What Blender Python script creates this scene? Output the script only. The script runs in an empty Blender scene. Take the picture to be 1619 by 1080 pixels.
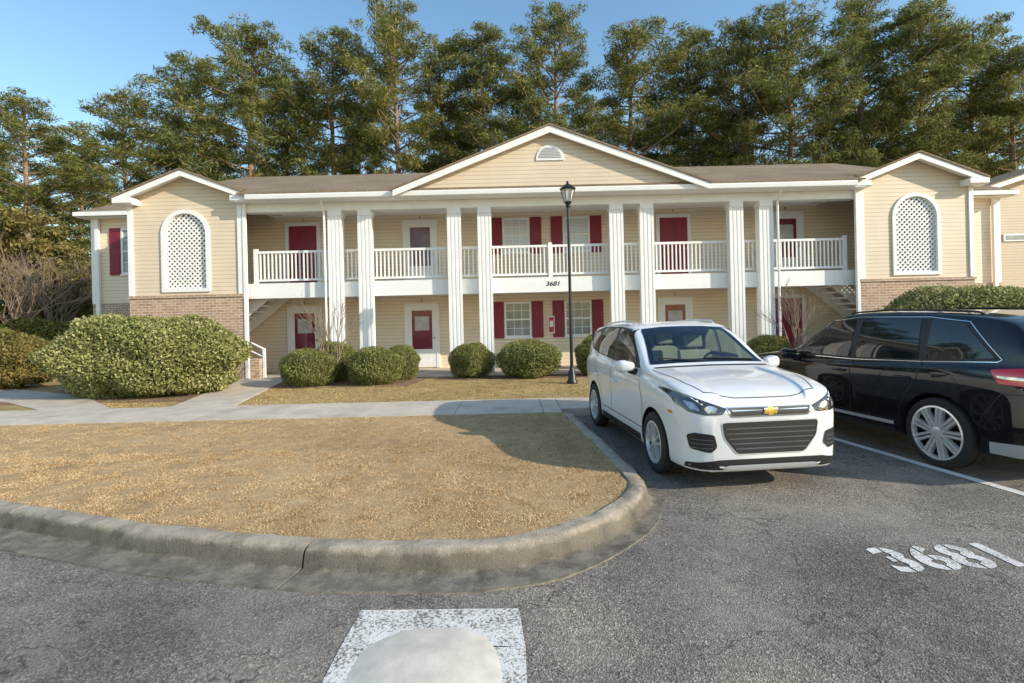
import bpy, bmesh, math, random
import numpy as np
from mathutils import Vector, Matrix
from mathutils.bvhtree import BVHTree
from mathutils.geometry import tessellate_polygon
random.seed(7); rng = np.random.default_rng(7)
SC = bpy.context.scene; C = SC.collection
F = 800.0; H = 1.7; RHO = 0.0235
PI = math.pi

# ------------------------------------------------------------------ materials
class NT:
    def __init__(s, name):
        s.m = bpy.data.materials.new(name); s.m.use_nodes = True
        s.t = s.m.node_tree; s.b = s.t.nodes['Principled BSDF']
    def n(s, typ, **kw):
        o = s.t.nodes.new(typ)
        for k, v in kw.items():
            if k in o.inputs.keys(): o.inputs[k].default_value = v
            else: setattr(o, k, v)
        return o
    def l(s, a, b): s.t.links.new(a, b)
    def coord(s, kind='Object'): return s.n('ShaderNodeTexCoord').outputs[kind]
    def noise(s, vec, scale, detail=4, rough=.55):
        o = s.n('ShaderNodeTexNoise'); s.l(vec, o.inputs['Vector'])
        o.inputs['Scale'].default_value = scale; o.inputs['Detail'].default_value = detail
        o.inputs['Roughness'].default_value = rough
        return o.outputs['Fac']
    def ramp(s, fac, stops):
        o = s.n('ShaderNodeValToRGB'); s.l(fac, o.inputs['Fac'])
        e = o.color_ramp.elements
        e[0].position, e[0].color = stops[0][0], c4(stops[0][1])
        e[1].position, e[1].color = stops[-1][0], c4(stops[-1][1])
        for p, c in stops[1:-1]:
            q = e.new(p); q.color = c4(c)
        return o.outputs['Color']
    def math(s, op, a, b=None, c=None):
        o = s.n('ShaderNodeMath'); o.operation = op
        for i, x in enumerate((a, b, c)):
            if x is None: continue
            if isinstance(x, (int, float)): o.inputs[i].default_value = x
            else: s.l(x, o.inputs[i])
        return o.outputs[0]
    def mix(s, fac, a, b, mode='MIX'):
        o = s.n('ShaderNodeMix'); o.data_type = 'RGBA'; o.blend_type = mode
        for i, x in ((0, fac), (6, a), (7, b)):
            if isinstance(x, (int, float)): o.inputs[i].default_value = x
            elif isinstance(x, tuple): o.inputs[i].default_value = c4(x)
            else: s.l(x, o.inputs[i])
        return o.outputs[2]
    def bump(s, h, strength=.4, dist=.01):
        o = s.n('ShaderNodeBump'); s.l(h, o.inputs['Height'])
        o.inputs['Strength'].default_value = strength; o.inputs['Distance'].default_value = dist
        s.l(o.outputs['Normal'], s.b.inputs['Normal'])
    def col(s, c): s.l(c, s.b.inputs['Base Color'])
    def set(s, **kw):
        for k, v in kw.items(): s.b.inputs[k.replace('_', ' ')].default_value = v
def c4(c):
    if isinstance(c, (int, float)): c = (c, c, c)
    return (c[0], c[1], c[2], 1.0)

def basic(name, c, rough=.5, metal=0., var=.12, scale=4., bump=0., coat=0., bscale=60.):
    n = NT(name); v = n.coord()
    lo = tuple(x*(1-var) for x in c); hi = tuple(min(1, x*(1+var)) for x in c)
    n.col(n.ramp(n.noise(v, scale), [(.3, lo), (.7, hi)]))
    n.set(Roughness=rough, Metallic=metal)
    if coat: n.set(Coat_Weight=coat, Coat_Roughness=.02)
    if bump: n.bump(n.noise(v, bscale), bump, .01)
    return n.m

def siding_mat(name, c, lap=.115):
    n = NT(name); v = n.coord()
    sp = n.n('ShaderNodeSeparateXYZ'); n.l(v, sp.inputs[0])
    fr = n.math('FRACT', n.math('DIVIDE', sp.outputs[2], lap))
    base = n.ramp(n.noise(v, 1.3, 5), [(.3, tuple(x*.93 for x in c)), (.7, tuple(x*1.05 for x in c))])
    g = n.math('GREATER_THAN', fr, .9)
    n.col(n.mix(g, base, tuple(x*.62 for x in c)))  # shadow line under each board lip, painted as a darker band
    n.bump(n.math('SUBTRACT', 1.0, fr), .7, .014)
    n.set(Roughness=.55)
    return n.m

def brick_mat(name):
    n = NT(name); v = n.coord()
    sp = n.n('ShaderNodeSeparateXYZ'); n.l(v, sp.inputs[0])
    cb = n.n('ShaderNodeCombineXYZ')
    n.l(n.math('ADD', sp.outputs[0], sp.outputs[1]), cb.inputs[0]); n.l(sp.outputs[2], cb.inputs[1])
    b = n.n('ShaderNodeTexBrick'); n.l(cb.outputs[0], b.inputs['Vector'])
    b.inputs['Scale'].default_value = 1; b.inputs['Brick Width'].default_value = .22
    b.inputs['Row Height'].default_value = .078; b.inputs['Mortar Size'].default_value = .009
    b.inputs['Color1'].default_value = (.56, .38, .26, 1); b.inputs['Color2'].default_value = (.40, .25, .17, 1)
    b.inputs['Mortar'].default_value = (.68, .62, .53, 1)
    n.col(n.mix(.5, b.outputs['Color'], n.ramp(n.noise(v, 9), [(.3, (.6, .55, .5)), (.7, (1, 1, 1))]), 'MULTIPLY'))
    n.bump(n.math('SUBTRACT', 1.0, b.outputs['Fac']), .5, .01)
    n.set(Roughness=.85)
    return n.m

def leaf_mat(name, cols, trans=.3, nscale=.9):
    n = NT(name)
    g = n.n('ShaderNodeNewGeometry')
    f = n.math('ADD', n.math('MULTIPLY', g.outputs['Random Per Island'], .5), n.math('MULTIPLY', n.noise(n.coord(), nscale, 3), .55))
    k = len(cols)
    col = n.ramp(f, [(.12+.76*i/(k-1), cols[i]) for i in range(k)])
    n.col(col); n.set(Roughness=.55)
    n.b.inputs['Specular IOR Level'].default_value = .25
    t = n.n('ShaderNodeBsdfTranslucent'); n.l(col, t.inputs['Color'])
    mx = n.n('ShaderNodeMixShader'); mx.inputs[0].default_value = trans
    n.l(n.b.outputs[0], mx.inputs[1]); n.l(t.outputs[0], mx.inputs[2])
    n.l(mx.outputs[0], n.t.nodes['Material Output'].inputs['Surface'])
    return n.m

def asphalt_mat():
    n = NT('asphalt'); v = n.coord()
    fine = n.noise(v, 140, 3, .7); mid = n.noise(v, 34, 5, .65); big = n.noise(v, .5, 6, .65); patch = n.noise(v, 1.1, 8, .7)
    vor = n.n('ShaderNodeTexVoronoi'); n.l(v, vor.inputs['Vector']); vor.inputs['Scale'].default_value = 108
    stones = n.ramp(vor.outputs['Color'], [(.1, (.080, .070, .060)), (.45, (.195, .172, .147)), (.75, (.32, .285, .24)), (1., (.62, .555, .47))])
    base = n.mix(n.math('MULTIPLY', fine, .38), stones, (.060, .053, .046))
    wear = n.ramp(big, [(.36, (.68, .67, .67)), (.5, (1.05, 1.04, 1.02)), (.64, (1.55, 1.48, 1.38))])
    base = n.mix(1.0, base, wear, 'MULTIPLY')
    dust = n.ramp(patch, [(.48, (0, 0, 0)), (.68, (1, 1, 1))])
    base = n.mix(n.math('MULTIPLY', dust, .55), base, (.38, .335, .275))
    stain = n.ramp(n.noise(v, 1.7, 5, .65), [(.58, (0, 0, 0)), (.73, (1, 1, 1))])
    base = n.mix(n.math('MULTIPLY', stain, .5), base, (.07, .063, .056))
    wv = n.n('ShaderNodeVectorMath'); wv.operation = 'ADD'
    ns = n.n('ShaderNodeTexNoise'); n.l(v, ns.inputs['Vector']); ns.inputs['Scale'].default_value = 2.5; ns.inputs['Detail'].default_value = 5
    n.l(v, wv.inputs[0]); n.l(ns.outputs['Color'], wv.inputs[1])
    vc = n.n('ShaderNodeTexVoronoi'); vc.feature = 'DISTANCE_TO_EDGE'; n.l(wv.outputs[0], vc.inputs['Vector']); vc.inputs['Scale'].default_value = .85
    crack = n.math('LESS_THAN', vc.outputs['Distance'], .0052)
    crack = n.math('MULTIPLY', crack, n.math('GREATER_THAN', n.noise(v, .9, 2), .47))
    base = n.mix(n.math('MULTIPLY', crack, .7), base, (.035, .032, .029))
    n.col(base); n.set(Roughness=.9)
    h = n.math('ADD', n.math('MULTIPLY', fine, .6), n.math('ADD', vor.outputs['Distance'], n.math('MULTIPLY', mid, .8)))
    n.bump(n.math('SUBTRACT', h, crack), .55, .012)
    return n.m

def concrete_mat(name, c, dark=.55, sc=1.0, zdirt_shade=False):
    n = NT(name); v = n.coord()
    a = n.noise(v, 2.2*sc, 7, .65); b = n.noise(v, 90, 3, .6)
    col = n.ramp(a, [(.3, tuple(x*dark for x in c)), (.5, c), (.72, tuple(x*1.18 for x in c))])
    col = n.mix(.5, col, n.ramp(b, [(.35, .55), (.65, 1.1)]), 'MULTIPLY')
    if zdirt_shade:
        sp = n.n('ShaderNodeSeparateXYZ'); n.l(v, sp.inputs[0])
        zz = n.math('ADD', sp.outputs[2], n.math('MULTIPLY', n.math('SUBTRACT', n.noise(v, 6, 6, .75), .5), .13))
        dirt_shade = n.ramp(zz, [(.0, (.52, .51, .50)), (.02, (.31, .305, .30)), (.10, (.37, .365, .355)), (.14, (.80, .78, .75)), (.17, (1, 1, 1))])  # kerb face darkened by height: stains plus its shade painted in
        col = n.mix(1.0, col, dirt_shade, 'MULTIPLY')
    n.col(col); n.set(Roughness=.9); n.bump(n.math('ADD', b, n.noise(v, 14, 4)), .7, .009)
    return n.m

def lawn_mat(name, cols):
    n = NT(name); v = n.coord()
    a = n.noise(v, .7, 6, .6); b = n.noise(v, 45, 4, .7); c = n.noise(v, 7, 4, .6)
    f = n.math('ADD', n.math('MULTIPLY', a, .4), n.math('ADD', n.math('MULTIPLY', b, .35), n.math('MULTIPLY', c, .25)))
    n.col(n.ramp(f, [(.33, cols[0]), (.45, cols[1]), (.55, cols[2]), (.66, cols[3])]))
    n.set(Roughness=.95); n.bump(n.math('ADD', b, c), 1.0, .03)
    return n.m
def blade_mat(name, cols, green):
    n = NT(name); v = n.coord()
    g = n.n('ShaderNodeNewGeometry')
    f = n.math('ADD', n.math('MULTIPLY', g.outputs['Random Per Island'], .42), n.math('MULTIPLY', n.noise(v, 2.6, 7, .72), .58))
    col = n.ramp(f, [(.26, cols[0]), (.42, cols[1]), (.56, cols[2]), (.74, cols[3])])
    gm = n.ramp(n.noise(v, .9, 6, .7), [(.50, (0, 0, 0)), (.68, (1, 1, 1))])
    col = n.mix(n.math('MULTIPLY', gm, n.math('MULTIPLY', g.outputs['Random Per Island'], .75)), col, green)
    n.col(col); n.set(Roughness=.8); n.b.inputs['Specular IOR Level'].default_value = .15
    return n.m

def paint_mat(name, worn=.42, under=(.17, .155, .135)):
    n = NT(name); v = n.coord()
    f = n.math('ADD', n.math('MULTIPLY', n.noise(v, 60, 4, .75), .7), n.math('MULTIPLY', n.noise(v, 5, 4), .3))
    n.col(n.ramp(f, [(worn-.04, under), (worn+.03, (.72, .70, .66)), (.7, (.84, .82, .78))]))
    n.set(Roughness=.85); n.bump(n.noise(v, 120, 3), .6, .008)
    return n.m

M = {}
M['siding'] = siding_mat('tan_siding', (.83, .695, .52))  # same siding as the wings, colour lightened to lift the shaded porch
M['siding_wing'] = siding_mat('tan_siding_wing', (.70, .585, .435))  # same siding again, colour dimmed where the sun hits the wings
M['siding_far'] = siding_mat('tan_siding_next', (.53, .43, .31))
M['brick'] = brick_mat('brown_brick')
M['white'] = basic('white_trim', (.85, .85, .84), .5, var=.03)
M['soffit'] = basic('soffit_white', (.88, .87, .85), .6, var=.03)
M['maroon'] = basic('maroon_paint', (.25, .022, .045), .5, var=.1)
M['metal_dark'] = basic('black_iron', (.012, .012, .013), .4, var=.2)
M['brass'] = basic('brass', (.5, .35, .12), .3, metal=1)
n = NT('shingles'); v = n.coord()
sp = n.n('ShaderNodeSeparateXYZ'); n.l(v, sp.inputs[0])
fr = n.math('FRACT', n.math('DIVIDE', sp.outputs[1], .14))
base = n.ramp(n.math('ADD', n.math('MULTIPLY', n.noise(v, 14, 4, .7), .6), n.math('MULTIPLY', n.noise(v, .8, 4), .4)), [(.35, (.15, .105, .07)), (.5, (.24, .175, .115)), (.65, (.33, .25, .17))])
n.col(n.mix(n.math('LESS_THAN', fr, .12), base, (.10, .07, .05))); n.set(Roughness=.95); n.bump(n.noise(v, 60, 3), .6, .01)
M['shingle'] = n.m
def glass_mat(name, c, rough=.05, spec=.7):
    n = NT(name); v = n.coord()
    n.col(n.ramp(n.noise(v, 2.0, 3), [(.3, tuple(x*.75 for x in c)), (.7, tuple(x*1.25 for x in c))]))
    n.set(Roughness=rough); n.b.inputs['Specular IOR Level'].default_value = spec
    return n.m
M['pane'] = glass_mat('window_pane', (.26, .30, .31), .06)
n = NT('blind_pane'); v = n.coord(); sp = n.n('ShaderNodeSeparateXYZ'); n.l(v, sp.inputs[0])
fr = n.math('FRACT', n.math('DIVIDE', sp.outputs[2], .05))
n.col(n.ramp(fr, [(.1, (.38, .41, .43)), (.35, (.72, .75, .77))])); n.set(Roughness=.12); M['blind'] = n.m
M['storm_glass'] = glass_mat('storm_glass', (.20, .045, .07), .06, .55)
M['storm_glass_dim'] = glass_mat('storm_glass_dim', (.22, .15, .20), .1, .3)
M['door_light'] = glass_mat('door_light', (.50, .48, .50), .2, .3)
M['asphalt'] = asphalt_mat()
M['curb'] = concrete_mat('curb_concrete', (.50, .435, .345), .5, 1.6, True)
M['walk'] = concrete_mat('sidewalk_concrete', (.61, .53, .43), .74)
M['hump'] = basic('hump_painted_concrete', (.66, .60, .505), .9, var=.14, scale=9, bump=.12, bscale=45)
M['lawn'] = lawn_mat('dry_lawn', [(.21, .13, .06), (.41, .27, .13), (.57, .40, .205), (.70, .53, .31)])
M['lawn_back'] = lawn_mat('greener_lawn', [(.17, .135, .045), (.34, .245, .095), (.48, .345, .15), (.58, .44, .22)])
M['mulch'] = lawn_mat('pine_straw', [(.10, .06, .035), (.20, .12, .07), (.30, .19, .105), (.40, .28, .17)])
M['blade'] = blade_mat('dry_grass_blades', [(.24, .145, .068), (.48, .315, .155), (.67, .475, .25), (.84, .665, .42)], (.25, .22, .08))
M['blade_back'] = blade_mat('grass_blades', [(.17, .14, .05), (.38, .275, .11), (.54, .385, .17), (.66, .49, .25)], (.17, .19, .05))
M['ground'] = lawn_mat('woodland_floor', [(.08, .06, .03), (.14, .1, .05), (.2, .15, .08), (.28, .2, .11)])
M['paint'] = paint_mat('road_paint', .40)
M['paint_worn'] = paint_mat('road_paint_worn', .47)
M['paint_num'] = paint_mat('road_number_paint', .465)
M['pine'] = leaf_mat('pine_needles', [(.028, .048, .015), (.11, .14, .038), (.25, .255, .075), (.48, .42, .14)], .38, .5)
M['pine2'] = leaf_mat('pine_needles_olive', [(.036, .052, .015), (.135, .155, .04), (.29, .28, .08), (.54, .45, .15)], .38, .5)
M['woods'] = leaf_mat('wood_leaves', [(.03, .04, .012), (.07, .085, .025), (.13, .13, .04), (.22, .19, .07)], .3, .2)
M['orange_leaf'] = leaf_mat('browning_leaves', [(.05, .06, .018), (.15, .145, .042), (.27, .22, .07), (.44, .31, .12)], .35, .5)
M['bark'] = basic('pine_bark', (.27, .185, .13), .95, var=.35, scale=3, bump=.8, bscale=12)
M['twig'] = basic('grey_twigs', (.24, .18, .135), .9, var=.25)
M['hedge'] = leaf_mat('variegated_leaves', [(.08, .105, .028), (.20, .22, .06), (.38, .37, .15), (.62, .57, .30)], .25, 1.5)
M['boxwood'] = leaf_mat('clipped_bush_leaves', [(.07, .09, .024), (.165, .18, .05), (.29, .285, .09), (.44, .41, .17)], .25, 2)
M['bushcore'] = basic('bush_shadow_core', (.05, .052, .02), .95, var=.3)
M['white_paint'] = basic('white_car_paint', (.78, .78, .78), .35, var=.01, coat=1.)
M['black_paint'] = basic('black_car_paint', (.004, .005, .007), .5, var=.1, coat=1.)
M['black_paint'].node_tree.nodes['Principled BSDF'].inputs['Specular IOR Level'].default_value = .1
M['car_glass'] = glass_mat('car_glass', (.012, .016, .018), .02)
M['windscreen'] = glass_mat('windscreen_glass', (.03, .038, .036), .03)
n = NT('clear_car_glass'); tr_ = n.n('ShaderNodeBsdfTransparent'); tr_.inputs[0].default_value = (.66, .77, .71, 1)
gl = n.n('ShaderNodeBsdfGlossy'); gl.inputs['Roughness'].default_value = .01; fr_ = n.n('ShaderNodeFresnel'); fr_.inputs[0].default_value = 1.55
mx = n.n('ShaderNodeMixShader'); n.l(n.math('ADD', n.math('MULTIPLY', fr_.outputs[0], 1.0), .05), mx.inputs[0]); n.l(tr_.outputs[0], mx.inputs[1]); n.l(gl.outputs[0], mx.inputs[2])
n.l(mx.outputs[0], n.t.nodes['Material Output'].inputs['Surface']); M['clear_glass'] = n.m
M['trim'] = basic('black_plastic', (.016, .016, .017), .5, var=.15)
M['grille'] = basic('dark_grille', (.03, .03, .032), .5, var=.15)
M['slat'] = basic('grille_slat_grey', (.17, .17, .175), .3, metal=.5, var=.15)
M['tyre'] = basic('tyre_rubber', (.022, .022, .022), .85, var=.2, bump=.3)
M['chrome'] = basic('chrome', (.78, .78, .78), .15, metal=1, var=.03)
M['silver'] = basic('silver_alloy', (.70, .70, .70), .35, metal=.55, var=.05)
M['bright_alloy'] = basic('bright_alloy', (.86, .84, .81), .22, metal=.5, var=.05)
M['lamp_clear'] = basic('headlamp_lens', (.50, .52, .54), .05, metal=.6, var=.5, scale=14, coat=1)
M['lamp_dark'] = basic('headlamp_housing', (.04, .042, .045), .08, var=.5, scale=20, coat=1)
M['red_lens'] = basic('red_lens', (.72, .012, .018), .12, var=.15, coat=1)
M['gold'] = basic('gold_emblem', (.75, .50, .10), .3, metal=.6)
M['amber'] = basic('amber', (.7, .25, .02), .2)
M['grey_clad'] = basic('grey_cladding', (.36, .37, .38), .4, var=.05)
M['red'] = basic('red_cabinet', (.6, .03, .03), .4)
M['lantern_glass'] = basic('frosted_lantern', (.6, .59, .55), .2, var=.1)
M['number'] = basic('number_black', (.02, .018, .016), .5)
M['seat'] = basic('grey_seat_cloth', (.46, .44, .39), .85)
M['dash'] = basic('dashboard_plastic', (.05, .05, .05), .7)

# ------------------------------------------------------------------ mesh helpers
class MB:
    def __init__(s): s.v = []; s.f = []
    def add(s, vs, fs):
        o = len(s.v); s.v += [tuple(x) for x in vs]; s.f += [[o+i for i in f] for f in fs]; return s
    def box(s, x0, x1, y0, y1, z0, z1):
        return s.add([(x0,y0,z0),(x1,y0,z0),(x1,y1,z0),(x0,y1,z0),(x0,y0,z1),(x1,y0,z1),(x1,y1,z1),(x0,y1,z1)],
              [(0,3,2,1),(4,5,6,7),(0,1,5,4),(1,2,6,5),(2,3,7,6),(3,0,4,7)])
    def prism(s, poly, a, b, ax='y'):
        k = len(poly)
        def p(q, t): return (q[0], t, q[1]) if ax == 'y' else ((t, q[0], q[1]) if ax == 'x' else (q[0], q[1], t))
        vs = [p(q, a) for q in poly]+[p(q, b) for q in poly]
        tri = tessellate_polygon([[Vector((q[0], q[1], 0)) for q in poly]])
        fs = [tuple(t) for t in tri]+[tuple(i+k for i in t) for t in tri]
        fs += [(i, (i+1) % k, k+(i+1) % k, k+i) for i in range(k)]
        return s.add(vs, fs)
    def tube(s, pts, rad, n=8):
        pts = [Vector(p) for p in pts]; o = len(s.v)
        if not isinstance(rad, (list, tuple)): rad = [rad]*len(pts)
        for i, p in enumerate(pts):
            d = (pts[min(i+1, len(pts)-1)]-pts[max(i-1, 0)]).normalized()
            a = d.orthogonal().normalized() if abs(d.z) > .9 else d.cross(Vector((0,0,1))).normalized()
            b = d.cross(a)
            for k in range(n):
                t = 2*PI*k/n; s.v.append(tuple(p+(a*math.cos(t)+b*math.sin(t))*rad[i]))
        for i in range(len(pts)-1):
            for k in range(n):
                s.f.append([o+i*n+k, o+i*n+(k+1) % n, o+(i+1)*n+(k+1) % n, o+(i+1)*n+k])
        s.f.append([o+k for k in range(n)][::-1]); s.f.append([o+(len(pts)-1)*n+k for k in range(n)])
        return s
    def lathe(s, prof, c=(0,0,0), ax='z', n=24, closed=False):
        o = len(s.v); m = len(prof)
        for r, h in prof:
            for k in range(n):
                t = 2*PI*k/n
                if ax == 'z': s.v.append((c[0]+r*math.cos(t), c[1]+r*math.sin(t), c[2]+h))
                else: s.v.append((c[0]+r*math.cos(t), c[1]+h, c[2]+r*math.sin(t)))
        for i in range(m if closed else m-1):
            j = (i+1) % m
            for k in range(n):
                s.f.append([o+i*n+k, o+i*n+(k+1) % n, o+j*n+(k+1) % n, o+j*n+k])
        if not closed:
            s.f.append([o+k for k in range(n)]); s.f.append([o+(m-1)*n+k for k in range(n)])
        return s
    def build(s, name, mat, parent=None, smooth=False, recalc=True):
        me = bpy.data.meshes.new(name); me.from_pydata(s.v, [], s.f)
        if recalc:
            bm = bmesh.new(); bm.from_mesh(me); bmesh.ops.recalc_face_normals(bm, faces=bm.faces[:]); bm.to_mesh(me); bm.free()
        me.materials.append(mat)
        if smooth:
            me.polygons.foreach_set('use_smooth', [True]*len(me.polygons))
            me.set_sharp_from_angle(angle=math.radians(38))
        o = bpy.data.objects.new(name, me); C.objects.link(o)
        if parent: o.parent = parent
        return o
def np_mesh(name, verts, k, mat):
    nv = len(verts); nf = nv//k
    me = bpy.data.meshes.new(name)
    me.vertices.add(nv); me.vertices.foreach_set('co', np.asarray(verts, dtype=np.float32).ravel())
    me.loops.add(nv); me.loops.foreach_set('vertex_index', np.arange(nv, dtype=np.int32))
    me.polygons.add(nf); me.polygons.foreach_set('loop_start', np.arange(0, nv, k, dtype=np.int32))
    me.update(calc_edges=True); me.validate()
    me.materials.append(mat)
    return me
def mobj(name, me, parent=None):
    o = bpy.data.objects.new(name, me); C.objects.link(o)
    if parent: o.parent = parent
    return o
def thing(name, label, cat, loc=(0,0,0), rz=0, group=None):
    o = bpy.data.objects.new(name, None); C.objects.link(o)
    o.location = loc; o.rotation_euler = (0,0,rz); o.empty_display_size = .2
    o['label'] = label; o['category'] = cat
    if group: o['group'] = group
    return o
def tag(o, label, cat, group=None):
    o['label'] = label; o['category'] = cat
    if group: o['group'] = group
    return o
def struct(o): o['kind'] = 'structure'; return o
def stuff(o, label, cat): o['kind'] = 'stuff'; o['label'] = label; o['category'] = cat; return o
def cat_rom(pts, per=8):
    out = []; P = [Vector(p) for p in pts]
    for i in range(len(P)-1):
        p0, p1, p2, p3 = P[max(i-1,0)], P[i], P[i+1], P[min(i+2,len(P)-1)]
        for j in range(per):
            t = j/per
            out.append(.5*((2*p1)+(p2-p0)*t+(2*p0-5*p1+4*p2-p3)*t*t+(3*p1-p0-3*p2+p3)*t**3))
    out.append(P[-1]); return out
def gp(px, py, h=0.):
    a = px-809.5; b = 505-py; u = a+RHO*b; v = b-RHO*a
    Y = F*(H-h)/(-v); return (u/F*Y, Y)
def wp(px, py, Y):
    a = px-809.5; b = 505-py; u = a+RHO*b; v = b-RHO*a
    return (u/F*Y, H+v/F*Y)
def text_mesh(s, size, shear=0., offset=0., align='CENTER'):
    cu = bpy.data.curves.new('t', 'FONT'); cu.body = s; cu.size = size; cu.shear = shear; cu.offset = offset
    cu.align_x = align; cu.resolution_u = 4
    o = bpy.data.objects.new('t', cu); C.objects.link(o)
    dg = bpy.context.evaluated_depsgraph_get()
    me = bpy.data.meshes.new_from_object(o.evaluated_get(dg))
    bpy.data.objects.remove(o); return me

# ------------------------------------------------------------------ ground
struct(MB().box(-300, 300, -120, 400, -.3, -.06).build('ground', M['ground']))
struct(MB().add([(-60,-30,0),(60,-30,0),(60,9.0,0),(-60,9.0,0)], [(0,1,2,3)]).build('road', M['asphalt']))
cpts = [(-40,6.9),(-20,6.8),(-12,6.15),(-7.2,5.42),(-4.79,4.69),(-2.86,4.03),(-1.42,3.69),(-.76,3.625),(-.17,3.63),(.30,3.82),(.74,4.18),(1.01,4.63),(1.06,5.11),(.98,6.3),(.80,8.3)]
path = [Vector((p.x,p.y)) for p in cat_rom([(x,y,0) for x,y in cpts], 12)]
prof = [(-.02,-.05),(0,.125),(.015,.143),(.02,.146),(.10,.146),(.13,.142),(.155,.126),(.17,.10),(.195,.03),(.205,.014),(.23,.008),(.34,.009),(.46,.010),(.47,-.05)]
def sweep(seg, mb):
    vs = []; k = len(prof)
    for i, p in enumerate(seg):
        d = (seg[min(i+1,len(seg)-1)]-seg[max(i-1,0)]).normalized(); nn = Vector((d.y,-d.x))
        pw_ = 1-.6*min(1, max(0, (p.x-.1)/.9))
        for j, (o_, z) in enumerate(prof):
            wob = .006*math.sin(p.x*7+p.y*5+j)+.004*math.sin(p.x*19-p.y*13+j*2)+.003*math.sin(p.x*41+p.y*37+j*3)
            oo = o_ if o_ < .235 else .23+(o_-.23)*pw_
            vs.append((p.x+nn.x*(oo+wob), p.y+nn.y*(oo+wob), z+(.003*math.sin(p.x*11+p.y*9) if z > .1 else 0)))
    fs = [(i*k+j, i*k+j+1, (i+1)*k+j+1, (i+1)*k+j) for i in range(len(seg)-1) for j in range(k-1)]
    fs += [tuple(range(k)), tuple((len(seg)-1)*k+j for j in range(k))]
    mb.add(vs, fs)
dense = []
for i in range(len(path)-1):
    L = (path[i+1]-path[i]).length; m = max(1, int(L/.04))
    dense += [path[i].lerp(path[i+1], j/m) for j in range(m)]
dense.append(path[-1])
ji = min(range(len(dense)), key=lambda i: (dense[i]-Vector((-1.40,3.69))).length)
acc = [0]
for i in range(1, len(dense)): acc.append(acc[-1]+(dense[i]-dense[i-1]).length)
mb = MB(); seg = []; s0 = acc[ji]; last = math.floor((acc[0]-s0)/3.05)
for i, p in enumerate(dense):
    k = math.floor((acc[i]-s0)/3.05)
    if k != last and seg:
        sweep(seg, mb); d = (dense[i]-seg[-1]); seg = [seg[-1]+d.normalized()*.018]; last = k
        if (seg[0]-p).length < .005: continue
    seg.append(p)
sweep(seg, mb)
struct(mb.build('curb', M['curb'], smooth=True))
poly = [(p.x,p.y) for p in path]+[(.80,8.45),(-40,8.45)]
bm = bmesh.new(); f = bm.faces.new([bm.verts.new((x,y,.128)) for x,y in poly]); bmesh.ops.triangulate(bm, faces=[f])
me = bpy.data.meshes.new('lawn'); bm.to_mesh(me); bm.free(); me.materials.append(M['lawn'])
struct(mobj('lawn', me))
def inpoly(P, poly):
    x, y = P[:,0], P[:,1]; c = np.zeros(len(P), bool); j = len(poly)-1
    for i in range(len(poly)):
        xi, yi = poly[i]; xj, yj = poly[j]
        if yi != yj: c ^= ((yi > y) != (yj > y)) & (x < (xj-xi)*(y-yi)/(yj-yi)+xi)
        j = i
    return c
def blades(P, z, hmin, hmax, w, mat, name):
    nn = len(P); a = rng.uniform(0, 2*PI, nn)
    tuft = .75+.5*np.sin(P[:,0]*9+1.3*np.sin(P[:,1]*7))*np.sin(P[:,1]*8+1.7*np.sin(P[:,0]*5))
    h = rng.uniform(hmin, hmax, nn)*tuft; lean = rng.uniform(.6, 2.2, nn)*h; b = rng.uniform(0, 2*PI, nn)
    dx, dy = np.cos(a)*w, np.sin(a)*w
    V = np.zeros((nn,3,3)); V[:,0] = np.c_[P[:,0]-dx, P[:,1]-dy, np.full(nn,z)]; V[:,1] = np.c_[P[:,0]+dx, P[:,1]+dy, np.full(nn,z)]
    V[:,2] = np.c_[P[:,0]+np.cos(b)*lean, P[:,1]+np.sin(b)*lean, z+h]
    return mobj(name, np_mesh(name, V.reshape(-1,3), 3, mat))
P = np.r_[np.c_[rng.uniform(-6.5,1.2,210000), rng.uniform(3.5,6.3,210000)], np.c_[rng.uniform(-9.5,1.2,110000), rng.uniform(6.0,8.45,110000)]]
P = P[inpoly(P, poly)]
stuff(blades(P, .125, .006, .020, .004, M['blade'], 'dry_grass'), 'short dry tan grass covering the kerbed lawn beside the road', 'grass')
struct(MB().add([(-90,9.9,.112),(90,9.9,.112),(90,80,.112),(-90,80,.112)], [(0,1,2,3)]).build('back_lawn', M['lawn_back']))
P = np.c_[rng.uniform(-9,3.5,60000), rng.uniform(9.97,13.2,60000)]
pw = [(-6.76,9.9),(-5.5,9.9),(-6.6,14.9),(-8.05,14.9)]
P = P[~inpoly(P, [(-6.9,9.8),(-5.4,9.8),(-6.6,15),(-8.1,15)])]
stuff(blades(P, .11, .010, .03, .007, M['blade_back'], 'greener_grass'), 'patchy grass strip between the sidewalk and the shrub beds', 'grass')
mb = MB()
x = -40.
while x < .8:
    mb.box(x, min(x+1.5-.012,.8), 8.45, 9.95, -.05, .135); x += 1.5
struct(mb.build('sidewalk', M['walk']))
mb = MB(); x = .812
while x < 40:
    mb.box(x, x+1.5-.012, 8.78, 9.95, -.05, .135); x += 1.5
struct(mb.build('sidewalk_by_parking', M['walk']))
struct(MB().prism(pw, .0, .128, 'z').build('path', M['walk']))
struct(MB().prism([(-9.3,9.95),(-7.9,9.95),(-10.2,12.0),(-15,14.5),(-15.5,13.2),(-11.2,11.2)], .0, .126, 'z').build('path_side', M['walk']))
struct(MB().box(-7.8,10.2,14.35,17.0,0,.13).build('porch_floor', M['walk']))
struct(MB().prism([(-6.3,12.5),(-2.6,12.45),(-2.3,14.3),(-6.4,14.3)], .0, .122, 'z').build('mulch_bed', M['mulch']))
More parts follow.
